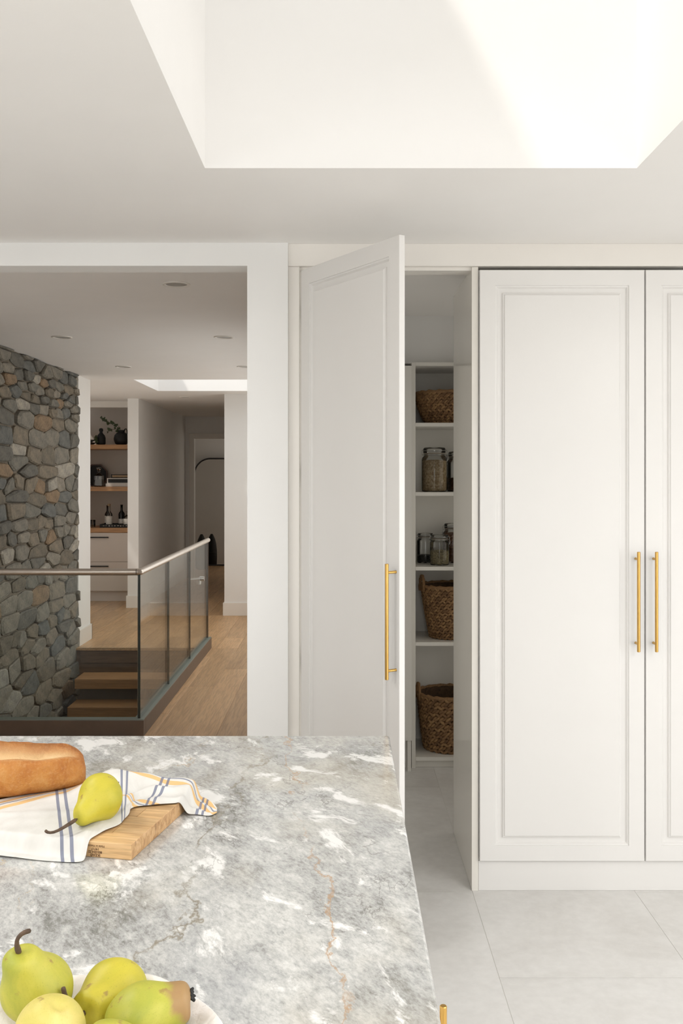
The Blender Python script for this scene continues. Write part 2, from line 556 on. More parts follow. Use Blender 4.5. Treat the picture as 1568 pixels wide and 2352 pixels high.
TOWEL = towel_mat()


def weave_mat():
    t = NT("water_hyacinth"); co = t.coord()
    isl = t.new("ShaderNodeNewGeometry").outputs["Random Per Island"]
    c = t.ramp(isl, [(0.0, (0.15, 0.075, 0.028)), (0.5, (0.25, 0.135, 0.055)), (1.0, (0.36, 0.21, 0.09))])
    n = t.noise(co, 120, 4, 0.6)
    c = t.mix(1.0, c, t.ramp(n, [(0.3, 0.7), (0.7, 1.1)]), 'MULTIPLY')
    t.color(c); t.set(Roughness=0.65); t.bump(n, 0.4, 0.003)
    return t.mat


WEAVE = weave_mat()
WEAVEIN = paint("basket_core", (0.085, 0.045, 0.02), 0.8, 0.2, 60)


def grains(name, a, b, scale=140):
    t = NT(name); co = t.coord()
    vo = t.new("ShaderNodeTexVoronoi"); vo.inputs["Scale"].default_value = scale; t.link(co, vo.inputs["Vector"])
    s = t.new("ShaderNodeSeparateColor"); t.link(vo.outputs["Color"], s.inputs[0])
    t.color(t.ramp(s.outputs[0], [(0.0, a), (1.0, b)])); t.set(Roughness=0.75)
    t.bump(vo.outputs["Distance"], 0.8, 0.006)
    return t.mat


OATS = grains("oat_grain", (0.34, 0.22, 0.10), (0.62, 0.47, 0.28), 130)
SEEDS = grains("mixed_seed", (0.22, 0.17, 0.08), (0.42, 0.35, 0.18), 170)
BEANS = grains("dark_bean", (0.02, 0.02, 0.018), (0.06, 0.055, 0.05), 150)
NUTS = grains("brown_nut", (0.13, 0.05, 0.02), (0.24, 0.11, 0.05), 120)
BOWLM = None


def bowl_mat():
    t = NT("raw_white_ceramic"); co = t.coord()
    n = t.noise(co, 40, 5, 0.6, 1.0); sp = t.noise(co, 130, 3, 0.6, 1.5)
    c = t.ramp(n, [(0.3, (0.72, 0.67, 0.62)), (0.6, (0.82, 0.79, 0.76))])
    c = t.mix(t.ramp(sp, [(0.66, 0.0), (0.72, 0.6)]), c, (0.36, 0.24, 0.17))
    t.color(c); t.set(Roughness=0.7); t.bump(n, 0.5, 0.006)
    return t.mat


BOWLM = bowl_mat()
LEAF = paint("ivy_leaf", (0.045, 0.075, 0.022), 0.5, 0.3, 30)
VINE = paint("ivy_stem", (0.09, 0.07, 0.035), 0.7, 0.2, 60)
PRINT = paint("burnt_print", (0.15, 0.075, 0.035), 0.8, 0.1)


def mirror_mat():
    t = NT("mirror_silver"); co = t.coord()
    t.color(t.ramp(t.noise(co, 2, 2), [(0.3, (0.78, 0.76, 0.74)), (0.7, (0.82, 0.80, 0.78))])); t.set(Metallic=1.0, Roughness=0.03)
    return t.mat


MIRROR = mirror_mat()

# ------------------------------------------------------------------ the kitchen shell
KC = 2.43            # kitchen ceiling
HC = 2.49            # hall ceiling
SX0, SX1, SY0, SY1 = -0.389, 0.833, 0.9, 2.712   # skylight shaft
KX0, KX1, KY0 = -3.5, 3.2, -2.5
WF = 3.575           # face of the wall that holds the opening and the cabinets

# tiled floor
fl = struct(box(KX0, KX1, KY0, 3.70, -0.12, -0.0015).box(-0.17, 1.45, 3.70, 5.6, -0.12, -0.0015).build("floor", GROUT))
TW, TL = 0.61, 1.22
tile_mesh = MB().box(0.0012, TW - 0.0012, 0.0012, TL - 0.0012, -0.009, 0.0).mesh("tile", TILE)
X_LINE = 0.487
for i in range(-7, 5):
    x = X_LINE + i * TW
    row0 = 3.585 - (0.0 if i % 2 else 0.61)
    for k in range(-5, 2):
        y = row0 + k * TL
        if y + TL < KY0 + 0.2 or x < KX0 - 0.3 or x + TW > KX1 + 0.45: continue
        if y > 3.2 and not (-0.5 < x < 1.2): continue
        x0, x1 = max(x, KX0), min(x + TW, KX1)
        y0, y1 = max(y, KY0), min(y + TL, 5.6 if -0.3 < x < 1.1 else 3.70)
        if y1 - y0 < 0.05 or x1 - x0 < 0.05: continue
        if i == -2 and y1 > 3.7: y1 = 3.7
        if i == -2 and y0 > 3.65: continue
        o = bpy.data.objects.new("tile", tile_mesh); C.objects.link(o); o.parent = fl
        o.location = (x0, y0, 0); o.scale = ((x1 - x0) / TW, (y1 - y0) / TL, 1)

# ceiling with the skylight shaft
ce = MB()
ce.box(KX0, SX0, KY0, 3.70, KC, KC + 0.15).box(SX1, KX1, KY0, 3.70, KC, KC + 0.15)
ce.box(SX0, SX1, KY0, SY0, KC, KC + 0.15).box(SX0, SX1, SY1, 3.70, KC, KC + 0.15)
struct(ce.build("ceiling", CEIL))
ST = 4.18
sh = MB()
sh.box(SX0 - 0.08, SX0, SY0 - 0.08, SY1 + 0.08, KC + 0.15, ST).box(SX1, SX1 + 0.08, SY0 - 0.08, SY1 + 0.08, KC + 0.15, ST)
sh.box(SX0, SX1, SY0 - 0.08, SY0, KC + 0.15, ST).box(SX0, SX1, SY1, SY1 + 0.08, KC + 0.15, ST)
struct(sh.build("ceiling_shaft", CEIL))

# outer kitchen walls with unseen windows added for daylight
wr = MB()
wr.box(KX1, KX1 + 0.12, KY0, -1.8, 0, KC).box(KX1, KX1 + 0.12, 2.4, 3.70, 0, KC).box(KX1, KX1 + 0.12, -1.8, 2.4, 2.2, KC)
struct(wr.build("wall_right", WALL))
wfm = MB()
wfm.box(KX0, -2.2, KY0 - 0.12, KY0, 0, KC).box(2.2, KX1, KY0 - 0.12, KY0, 0, KC).box(-2.2, 2.2, KY0 - 0.12, KY0, 0, 0.7).box(-2.2, 2.2, KY0 - 0.12, KY0, 2.2, KC)
struct(wfm.build("wall_front", WALL))
struct(box(KX0 - 0.12, KX0, KY0, 12.7, 0, KC).build("wall_left", WALL))
wn = MB()
for y in (-1.8, -0.43, 0.97, 2.34): wn.box(KX1 + 0.03, KX1 + 0.09, y, y + 0.06, 0, 2.2)
wn.box(KX1 + 0.03, KX1 + 0.09, -1.8, 2.4, 0, 0.05).box(KX1 + 0.03, KX1 + 0.09, -1.8, 2.4, 2.14, 2.2)
struct(wn.build("unseen_window_1", BLACKM))
wn = MB()
for x in (-2.2, -0.76, 0.7, 2.14): wn.box(x, x + 0.06, KY0 - 0.09, KY0 - 0.03, 0.7, 2.2)
wn.box(-2.2, 2.2, KY0 - 0.09, KY0 - 0.03, 0.7, 0.75).box(-2.2, 2.2, KY0 - 0.09, KY0 - 0.03, 2.15, 2.2)
struct(wn.build("unseen_window_2", BLACKM))
struct(box(KX1 + 0.12, 16, -14, 16, -0.3, -0.12).box(-10, KX1 + 0.12, -14, KY0 - 0.12, -0.3, -0.12).build("ground", CONC))

def frame_fill_light(name, x, y, z, h, w):  # frame added around an unseen fill light; no opening behind it
    m = MB(); x0, x1 = x - 0.01, x + 0.03
    for yy in (y - w / 2 - 0.05, y - 0.025, y + w / 2): m.box(x0, x1, yy, yy + 0.05, z - h / 2 - 0.05, z + h / 2 + 0.05)
    for zz in (z - h / 2 - 0.05, z + h / 2): m.box(x0, x1, y - w / 2, y + w / 2, zz, zz + 0.05)
    struct(m.build(name, BLACKM))


frame_fill_light("added_frame_4", -3.49, -0.6, 1.4, 1.5, 2.6)
frame_fill_light("added_frame_5", -3.49, 10.3, 1.3, 1.6, 1.4)
frame_fill_light("added_frame_7", 1.31, 4.68, 1.15, 1.7, 0.8)
frame_fill_light("added_frame_6", -0.72, 16.0, 1.3, 1.6, 1.4)

# the wall between kitchen and hall: header over the opening and the white pier
wb = MB()
wb.box(KX0, -0.355, WF, 3.69, 2.344, KC).box(-0.355, -0.203, WF, 3.69, 0, KC)
struct(wb.build("wall_back", WALL))
struct(box(-0.203, KX1, 3.588, 3.69, 2.346, KC).build("trim_1", TRIM, bevel=0.0015))       # frieze over the cabinets
struct(box(-0.203, -0.161, 3.597, 3.69, 0, 2.346).build("trim_2", TRIM, bevel=0.0015))      # filler strip beside the open door
struct(box(-0.161, 0.486, 3.612, 3.69, 2.334, 2.346).build("trim_3", TRIM))
struct(box(-0.161, -0.128, 3.640, 3.69, 0, 2.334).build("gap_light_block", TRIM))      # strip added behind the hinge side to block light through the gap
# wall that divides hall and pantry
wh = MB()
wh.box(-0.27, -0.17, 3.69, 6.0, -0.02, HC).box(-0.27, -0.17, 10.2, 10.88, -0.02, HC).box(-0.27, -0.17, 6.0, 10.2, -0.02, 0.4).box(-0.27, -0.17, 6.0, 10.2, 2.0, HC)
struct(wh.build("wall_hall_right", WALL))
wn = MB()
for y in (6.0, 7.38, 8.76, 10.14): wn.box(-0.25, -0.19, y, y + 0.06, 0.4, 2.0)
wn.box(-0.25, -0.19, 6.0, 10.2, 0.4, 0.45).box(-0.25, -0.19, 6.0, 10.2, 1.95, 2.0)
struct(wn.build("added_window_3", BLACKM))  # unseen hall window, added together with its fill light

# pantry
struct(box(-0.17, 1.45, 3.69, 5.62, KC, KC + 0.12).build("ceiling_pantry", CEIL))
struct(box(1.33, 1.45, 4.2, 5.62, 0, KC).build("wall_pantry_right", WALL))
struct(box(-0.17, 1.33, 5.2, 5.32, 2.172, KC).box(-0.17, 1.33, 5.515, 5.62, 0, KC).build("wall_pantry_back", WALL))

# ------------------------------------------------------------------ hall shell
SWX0, SWX1, SWY0, SWY1 = -2.425, -1.25, 5.70, 8.73     # stairwell
hf = MB()
REG = [(-1.25, -0.27, 3.69, 8.73), (SWX0, -1.25, 3.69, SWY0), (-3.5, -0.27, 8.73, 10.76), (-3.5, -1.325, 10.76, 12.6), (-2.425, -1.325, 12.6, 14.9), (-3.3, -0.7, 14.9, 17.1)]
for x0, x1, y0, y1 in REG: hf.box(x0, x1, y0, y1, -0.26, -0.018)
hf.box(-3.5, -2.425, 9.22, 12.6, -0.26, -0.019)
hfo = struct(hf.build("floor_hall", OAKR))
random.seed(5)
PW = 0.19
PLANKS = [(-1.25, -0.27, 3.69, 8.70), (SWX0, -1.25, 3.69, SWY0), (-2.425, -0.27, 8.70, 10.76), (-3.5, -2.425, 9.22, 12.6), (-2.425, -1.325, 10.76, 14.9), (-3.3, -0.7, 14.9, 17.05)]
for x0, x1, y0, y1 in PLANKS:
    c0 = math.floor(x0 / PW)
    for c in range(c0, int(math.ceil(x1 / PW)) + 1):
        a, b = max(x0, c * PW), min(x1, (c + 1) * PW)
        if b - a < 0.012: continue
        rr = random.Random(c * 7 + 3)
        y = -rr.random() * 2.0
        while y < y1:
            L = 1.5 + rr.random() * 1.0
            p, q = max(y, y0), min(y + L, y1)
            y += L
            if q - p < 0.02: continue
            m = box(0.0006, b - a - 0.0006, 0.0006, q - p - 0.0006, -0.018, 0.0)
            o = m.build("plank", OAKF, hfo, bevel=0.0012, seg=1)
            o.location = (a, p, 0)
hc = MB()
HX0, HX1, HY0, HY1 = -2.0, -0.4, 9.18, 10.39
hc.box(-3.5, HX0, 3.69, 12.7, HC, HC + 0.15).box(HX1, -0.17, 3.69, 12.7, HC, HC + 0.15)
hc.box(HX0, HX1, 3.69, HY0, HC, HC + 0.15).box(HX0, HX1, HY1, 12.7, HC, HC + 0.15)
hc.box(-3.3, -0.17, 12.7, 17.2, HC, HC + 0.15)
struct(hc.build("ceiling_hall", CEIL))
sh = MB(); HT = 3.1
sh.box(HX0 - 0.08, HX0, HY0 - 0.08, HY1 + 0.08, HC + 0.15, HT).box(HX1, HX1 + 0.08, HY0 - 0.08, HY1 + 0.08, HC + 0.15, HT)
sh.box(HX0, HX1, HY0 - 0.08, HY0, HC + 0.15, HT).box(HX0, HX1, HY1, HY1 + 0.08, HC + 0.15, HT)
struct(sh.build("ceiling_hall_shaft", CEIL))
# left hall wall: plain end beyond the stone
struct(box(-2.56, -2.425, 3.69, 5.4, -0.02, HC).box(-2.56, -2.425, 8.80, 9.22, -0.26, HC).box(-3.5, -2.56, 9.10, 9.22, -0.02, HC).build("wall_hall_left", WALL))
bb = MB(); bb.box(-2.425, -2.410, 8.80, 9.235, 0, 0.145).box(-2.56, -2.410, 9.22, 9.235, 0, 0.145)
struct(bb.build("baseboard_hall_left", TRIM, bevel=0.002))
# pier between niche and corridor, corridor walls
struct(box(-2.555, -2.425, 11.4, 14.8, 0, HC).build("wall_corridor_left", WALL))
bb = MB(); bb.box(-2.57, -2.41, 11.385, 11.4, 0, 0.145).box(-2.425, -2.41, 11.4, 14.8, 0, 0.145).box(-2.57, -2.555, 11.4, 11.9, 0, 0.145)
struct(bb.build("baseboard_corridor_left", TRIM, bevel=0.002))
struct(box(-1.325, -0.27, 10.76, 10.88, 0, HC).box(-1.325, -1.2, 10.88, 14.8, 0, HC).build("wall_corridor_right", WALL))
bb = MB(); bb.box(-1.34, -0.27, 10.745, 10.76, 0, 0.145).box(-1.34, -1.325, 10.76, 14.8, 0, 0.145)
struct(bb.build("baseboard_corridor_right", TRIM, bevel=0.002))
struct(box(-2.425, -2.287, 14.8, 14.9, 0, HC).box(-1.42, -1.325, 14.8, 14.9, 0, HC).box(-2.287, -1.42, 14.8, 14.9, 2.15, HC).build("wall_corridor_end", WALL))
cs = MB(); cs.box(-2.365, -2.287, 14.782, 14.8, 0, 2.23).box(-1.42, -1.34, 14.782, 14.8, 0, 2.23).box(-2.287, -1.42, 14.782, 14.8, 2.15, 2.23)
struct(cs.build("trim_4", TRIM, bevel=0.003))
struct(box(-3.4, -3.3, 14.9, 17.1, 0, HC).box(-0.7, -0.6, 14.9, 17.1, 0, HC).box(-3.4, -0.6, 17.05, 17.2, 0, HC).box(-3.4, -2.425, 14.8, 14.9, 0, HC).box(-1.325, -0.6, 14.8, 14.9, 0, HC).build("wall_far", WALL))
# niche
struct(box(-3.5, -2.555, 12.55, 12.7, 0, HC).build("wall_niche", NICHE))
struct(box(-3.5, -2.555, 11.80, 11.92, 2.416, HC).build("trim_5", TRIM))
# stairwell lining below the floor
sw = MB()
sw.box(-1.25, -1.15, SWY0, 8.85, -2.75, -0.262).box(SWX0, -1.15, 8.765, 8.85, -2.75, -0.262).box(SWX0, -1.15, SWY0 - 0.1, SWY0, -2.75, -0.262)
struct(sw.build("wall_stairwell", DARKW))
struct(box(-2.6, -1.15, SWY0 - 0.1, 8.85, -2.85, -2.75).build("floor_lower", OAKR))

# ------------------------------------------------------------------ stone wall
SY_A, SY_B, SZ_A, SZ_B = 5.4, 8.80, -1.5, HC
stone_wall = struct(box(-2.60, -2.438, SY_A, SY_B, -2.75, HC).build("wall_stone", MORTAR))
rng = random.Random(21)
seeds = []
z = SZ_A; row = 0
while z < SZ_B:
    hgt = rng.choice([0.075, 0.095, 0.115, 0.135, 0.17]) * rng.uniform(0.9, 1.1)
    y = SY_A - rng.random() * 0.3
    while y < SY_B:
        w = hgt * rng.uniform(1.7, 4.2)
        cy, cz = y + w / 2, z + hgt / 2 + rng.uniform(-0.03, 0.03)
        if rng.random() < 0.16 and hgt > 0.12:
            seeds.append((cy - w * 0.22, cz + hgt * 0.27)); seeds.append((cy + w * 0.2, cz - hgt * 0.25))
        else:
            seeds.append((cy, cz))
        y += w
    z += hgt
SC = 2.7   # metric: lengthwise distances count half


def clip(poly, n, d):
    out = []
    for i in range(len(poly)):
        a, b = poly[i], poly[(i + 1) % len(poly)]
        da, db = a[0] * n[0] + a[1] * n[1] - d, b[0] * n[0] + b[1] * n[1] - d
        if da <= 0: out.append(a)
        if da * db < 0:
            t = da / (da - db); out.append((a[0] + (b[0] - a[0]) * t, a[1] + (b[1] - a[1]) * t))
    return out


rest = MB(); n_ind = 0
for sy, sz in seeds:
    u = (sy / SC, sz)
    end = SY_B + rng.uniform(-0.02, 0.015)
    poly = [(SY_A / SC, SZ_A), (end / SC, SZ_A), (end / SC, SZ_B - 0.004), (SY_A / SC, SZ_B - 0.004)]
    near = sorted(seeds, key=lambda q: (q[0] / SC - u[0]) ** 2 + (q[1] - u[1]) ** 2)[1:22]
    for q in near:
        w = (q[0] / SC, q[1])
        n = (w[0] - u[0], w[1] - u[1]); m = ((w[0] + u[0]) / 2, (w[1] + u[1]) / 2)
        poly = clip(poly, n, n[0] * m[0] + n[1] * m[1])
        if len(poly) < 3: break
    if len(poly) < 3: continue
    poly = [(a * SC, b) for a, b in poly]
    cy = sum(a for a, b in poly) / len(poly); cz = sum(b for a, b in poly) / len(poly)
    ext = max(a for a, b in poly) - min(a for a, b in poly)
    if ext < 0.04: continue
    # joint, then cut corners
    g = rng.uniform(0.004, 0.009)
    P2 = []
    for a, b in poly:
        L = math.hypot(a - cy, b - cz) + 1e-6
        k = max(0.5, 1 - g * 1.6 / L)
        P2.append((cy + (a - cy) * k + rng.uniform(-0.006, 0.006), cz + (b - cz) * k + rng.uniform(-0.004, 0.004)))
    P3 = []
    n = len(P2)
    for i in range(n):
        a, b, c = P2[i - 1], P2[i], P2[(i + 1) % n]
        t = rng.uniform(0.07, 0.20)
        P3.append((b[0] + (a[0] - b[0]) * t, b[1] + (a[1] - b[1]) * t))
        P3.append((b[0] + (c[0] - b[0]) * t, b[1] + (c[1] - b[1]) * t))
    dep = rng.uniform(0.012, 0.040)
    ty, tz = rng.uniform(-0.07, 0.07), rng.uniform(-0.14, 0.14)
    solo = cy > 6.15 and cz > -0.80
    mb = MB() if solo else rest
    o0 = (cy, cz) if solo else (0, 0)
    b0 = len(mb.v); n = len(P3)
    X0 = 0.0 if solo else -2.44
    k1 = rng.uniform(0.80, 0.90)
    for ring in range(3):
        for a, b in P3:
            if ring == 0: mb.v.append((X0, a - o0[0], b - o0[1]))
            elif ring == 1: mb.v.append((X0 + max(0.010, dep * 0.6 + ty * (a - cy) + tz * (b - cz)), a - o0[0], b - o0[1]))
            else:
                aa, bb_ = cy + (a - cy) * k1, cz + (b - cz) * k1
                mb.v.append((X0 + max(0.016, dep + ty * (aa - cy) + tz * (bb_ - cz) + rng.uniform(-0.004, 0.004)), aa - o0[0], bb_ - o0[1]))
    for r_ in range(2):
        for i in range(n):
            j = (i + 1) % n
            mb.face((b0 + r_ * n + i, b0 + r_ * n + j, b0 + (r_ + 1) * n + j, b0 + (r_ + 1) * n + i))
    mb.face([b0 + 2 * n + i for i in range(n)])
    if solo:
        o = mb.build("stone", STONE, stone_wall)
        o.location = (-2.44, cy, cz); n_ind += 1
stuff(rest.build("stone_rubble", STONE, stone_wall))
print("stones", n_ind)

# ------------------------------------------------------------------ stairs and glass railing
stair = thing("staircase", "floating oak stair treads descending beside the stone wall", "stairs", (-1.8, 8.7, 0))


def child_box(root, name, mat, x0, x1, y0, y1, z0, z1, bevel=0.003, **k):
    l = root.location
    cx, cy, cz = (x0 + x1) / 2, (y0 + y1) / 2, (z0 + z1) / 2
    o = box(x0 - cx, x1 - cx, y0 - cy, y1 - cy, z0 - cz, z1 - cz).build(name, mat, root, bevel=bevel, **k)
    o.location = (cx - l[0], cy - l[1], cz - l[2])
    return o


for n in range(1, 8):
    yf = 8.27 - 0.22 * (n - 1)
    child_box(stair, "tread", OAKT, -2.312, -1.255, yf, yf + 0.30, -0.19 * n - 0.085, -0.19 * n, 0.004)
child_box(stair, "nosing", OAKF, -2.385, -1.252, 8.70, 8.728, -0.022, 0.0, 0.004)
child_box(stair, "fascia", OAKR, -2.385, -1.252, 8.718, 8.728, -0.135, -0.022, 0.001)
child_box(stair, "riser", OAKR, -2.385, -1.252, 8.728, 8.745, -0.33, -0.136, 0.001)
so = MB().tube([(0, 0.2, -0.3), (0, -1.4, -1.75)], 0.05, 8).build("stringer", BLACKM, stair)

rail = thing("glass_railing", "frameless glass balustrade with round metal handrail around the stairwell", "railing", (-1.22, 5.77, 0))


def rbox(name, mats, *a, bevel=0.0, mi_x=None, mi=0):
    l = rail.location
    m = MB().box(a[0] - l[0], a[1] - l[0], a[2] - l[1], a[3] - l[1], a[4], a[5], mi, mi_x)
    return m.build(name, mats, rail, bevel=bevel)


shoe1 = rbox("base_channel", SHOE, -2.385, -1.19, 5.735, 5.803, 0.0, 0.098, bevel=0.002)
shoe2 = rbox("base_channel", SHOE, -1.256, -1.19, 5.8035, 8.72, 0.0, 0.098, bevel=0.002)
g1 = rbox("gasket", GASKET, -2.385, -1.192, 5.739, 5.799, 0.098, 0.1035)
g2 = rbox("gasket", GASKET, -1.252, -1.192, 5.799, 8.716, 0.098, 0.1035)
# front pane: broad faces along y
l = rail.location


def pane_front(x0, x1, y0, y1, z0, z1):
    m = MB(); b = 0
    m.v = [(x - l[0], y - l[1], z) for z in (z0, z1) for y in (y0, y1) for x in (x0, x1)]
    for q, k in (((0, 2, 3, 1), 1), ((4, 5, 7, 6), 1), ((0, 1, 5, 4), 0), ((2, 6, 7, 3), 0), ((0, 4, 6, 2), 1), ((1, 3, 7, 5), 1)):
        m.face(q, k)
    return m.build("glass_panel", [PANE, GEDGE], rail)


pane_front(-2.38, -1.232, 5.763, 5.777, 0.09, 0.975)
for y0, y1 in ((5.764, 6.716), (6.724, 7.656), (7.664, 8.66)):
    gp = rbox("glass_panel", [PANE, GEDGE], -1.229, -1.215, y0, y1, 0.09, 0.975, mi_x=0, mi=1)
lat = MB().tube([(0.008, 2.63, 0.665), (-0.03, 2.63, 0.665)], 0.022, 12).tube([(-0.03, 2.63, 0.665), (-0.125, 2.63, 0.655)], [0.012, 0.009], 10).tube([(-0.03, 2.628, 0.66), (-0.03, 2.625, 0.615)], [0.014, 0.011], 8)
lo = lat.build("latch", CHROME, rail, autosmooth=True); lo["label"] = "chrome lever latch on the farthest pane"
MB().tube([(-2.385 - l[0], 0, 0.984), (-0.02, 0, 0.984)], 0.0205, 20).build("handrail", RAILM, rail, autosmooth=True)
arc = [(-0.02, 0, 0.984)] + [(-0.02 + 0.02 * math.sin(a), 0.02 - 0.02 * math.cos(a), 0.984) for a in (0.4, 0.8, 1.2, 1.57)]
MB().tube(arc, 0.0207, 20).build("corner_elbow", RAILM, rail, autosmooth=True)
MB().tube([(0.0, 0.02, 0.984), (0.0, 2.93, 0.984)], 0.0205, 20).build("handrail", RAILM, rail, autosmooth=True)
rbox("end_cap", SHOE, -1.231, -1.213, 8.66, 8.672, 0.09, 0.975)

# ------------------------------------------------------------------ recessed lamps in the hall ceiling
ring = MB()
N = 32
prof = [(0.067, 0.0), (0.067, -0.004), (0.063, -0.0055), (0.053, -0.0045), (0.051, 0.0)]
LMESH = MB().lathe(prof, N).mesh("trim_ring", TRIM, True)
DMESH = MB().lathe([(0.0, -0.0015), (0.03, -0.002), (0.0515, -0.0015)], N).mesh("lens", LENS, True)
for x, y, lab in ((-0.803, 4.64, "round recessed ceiling light nearest the wide opening"), (-1.87, 6.39, "round recessed ceiling light in front of the stone wall's upper edge"),
                  (-0.79, 6.39, "round recessed ceiling light close to the white pier, middle distance"), (-1.85, 8.1, "round recessed ceiling light left of the bright hall skylight"),
                  (-0.825, 8.1, "round recessed ceiling light half hidden by the white pier"), (-1.84, 11.2, "small round ceiling light beyond the hall skylight")):
    t = thing("recessed_light", lab, "ceiling light", (x, y, HC), 0, "recessed lights in the hall ceiling")
    for nm, me in (("trim_ring", LMESH), ("lens", DMESH)):
        o = bpy.data.objects.new(nm, me); C.objects.link(o); o.parent = t

# ------------------------------------------------------------------ panelled doors and handles
PROF_F = [(0.0, 0.021), (0.0, 0.0015), (0.0015, 0.0), (0.058, 0.0)]
PROF_M = [(0.058, 0.0), (0.0588, 0.0045), (0.0635, 0.0050), (0.0675, 0.0110), (0.0690, 0.0125), (0.0860, 0.0125), (0.0868, 0.0070), (0.0912, 0.0055), (0.0945, 0.0018)]


def panel_door(w, h, root, as_part):
    fr = MB().rings(w, h, PROF_F)
    b = len(fr.v); fr.v += [(0, 0.021, 0), (w, 0.021, 0), (w, 0.021, h), (0, 0.021, h)]
    fr.face((b + 3, b + 2, b + 1, b))
    fo = fr.build("door" if as_part else "frame", CAB, root)
    sub = fo if as_part else root
    MB().rings(w, h, PROF_M).build("moulding", CAB, sub)
    pn = MB(); i = 0.0945
    pn.v = [(i, 0.0018, i), (w - i, 0.0018, i), (w - i, 0.0018, h - i), (i, 0.0018, h - i),
            (i, 0.016, i), (w - i, 0.016, i), (w - i, 0.016, h - i), (i, 0.016, h - i)]
    for q in ((0, 1, 2, 3), (7, 6, 5, 4), (0, 4, 5, 1), (1, 5, 6, 2), (2, 6, 7, 3), (3, 7, 4, 0)): pn.face(q)
    pn.build("centre_panel", CAB, sub)
    return fo


def pull_mesh(length=0.371, r=0.0062, stand=0.036, inset=0.028):
    m = MB()
    a = [(0, -stand, 0), (0, -stand, 0.0012), (0, -stand, length - 0.0012), (0, -stand, length)]
    m.tube(a, [r - 0.001, r, r, r - 0.001], 16)
    for z in (inset, length - inset):
        m.tube([(0, 0.0, z), (0, -0.003, z), (0, -stand, z)], [0.0052, 0.0045, 0.0045], 12)
    return m


tall = thing("tall_cabinet", "tall off-white double-door cabinet with two brass bar pulls", "cabinet", (0.486, 3.605, 0))
TLc = tall.location


def tbox(name, mat, *a, bevel=0.0015):
    m = MB().box(a[0] - TLc[0], a[1] - TLc[0], a[2] - TLc[1], a[3] - TLc[1], a[4], a[5])
    return m.build(name, mat, tall, bevel=bevel)


tbox("side_panel", SIDEP, 0.486, 0.5105, 3.600, 4.19, 0.0, 2.3455)
tbox("body", CAB, 0.5115, 1.76, 3.609, 4.19, 0.112, 2.335)
tbox("toe_kick", CAB, 0.5115, 1.76, 3.603, 3.62, 0.0, 0.1115)
DZ0, DZ1 = 0.1175, 2.331
for x0, w, hx in ((0.514, 0.6165, 0.5835), (1.1355, 0.6165, 0.0285)):
    d = panel_door(w, DZ1 - DZ0, tall, True)
    d.location = (x0 - TLc[0], 3.585 - TLc[1], DZ0)
    p = pull_mesh().build("pull_handle", BRASS, d, autosmooth=True)
    p.location = (hx, 0, 0.907 - DZ0); p["label"] = "satin brass bar pull"
struct(box(1.765, KX1, 3.605, 3.69, 0, 2.346).build("wall_back_right", WALL))

# the pantry door standing open toward the island
ang = -math.atan2(0.533, 0.338)
pd = thing("pantry_door", "tall off-white panelled pantry door standing open with a brass bar pull", "door", (-0.155, 3.597, DZ0), ang)
DW = 0.630
panel_door(DW, DZ1 - DZ0, pd, False)
p = pull_mesh().build("pull_handle", BRASS, pd, autosmooth=True); p.location = (DW - 0.019, 0, 0.907 - DZ0); p["label"] = "satin brass bar pull"
for z in (0.12, 0.75, 1.45, 2.06):
    h = MB().box(0.002, 0.05, 0.0215, 0.030, z - 0.025, z + 0.025).tube([(0.004, 0.026, z - 0.03), (0.004, 0.026, z + 0.03)], 0.005, 10)
    h.build("hinge", WIRE, pd)

# ------------------------------------------------------------------ pantry shelving and what stands on it
unit = thing("pantry_shelving", "white open pantry shelving holding baskets and jars", "shelving", (0.370, 5.12, 0))
UX0, UX1, UY0, UY1 = 0.370, 1.20, 5.12, 5.505
for nm, b in (("side_panel", (0, 0.021, 0, 0.385, 0, 2.169)), ("side_panel", (0.809, 0.83, 0, 0.385, 0, 2.169)), ("back_panel", (0.021, 0.809, 0.372, 0.385, 0.04, 2.15)),
              ("top_panel", (0.0212, 0.8088, 0, 0.372, 2.150, 2.169)), ("plinth", (0.0212, 0.8088, 0.02, 0.036, 0, 0.037))):
    box(*b).build(nm, CABIN, unit, bevel=0.001)
for z in (1.846, 1.475, 1.076, 0.673, 0.058):
    box(0.0212, 0.8088, 0, 0.372, z - 0.020, z).build("shelf", CABIN, unit, bevel=0.001)
side = thing("pantry_cupboard", "white pantry cupboard beside the open shelving, seen at its edge", "cupboard", (-0.165, 5.06, 0))
for nm, b in (("door", (0.0, 0.530, -0.020, 0.0, 0.168, 2.142)), ("body", (0.0, 0.508, 0.002, 0.44, 0.165, 2.135)), ("end_panel", (0.509, 0.528, 0.002, 0.44, 0.0, 2.14)), ("plinth", (0.0, 0.508, 0.07, 0.09, 0.0, 0.164))):
    box(*b).build(nm, CABIN, side, bevel=0.001)


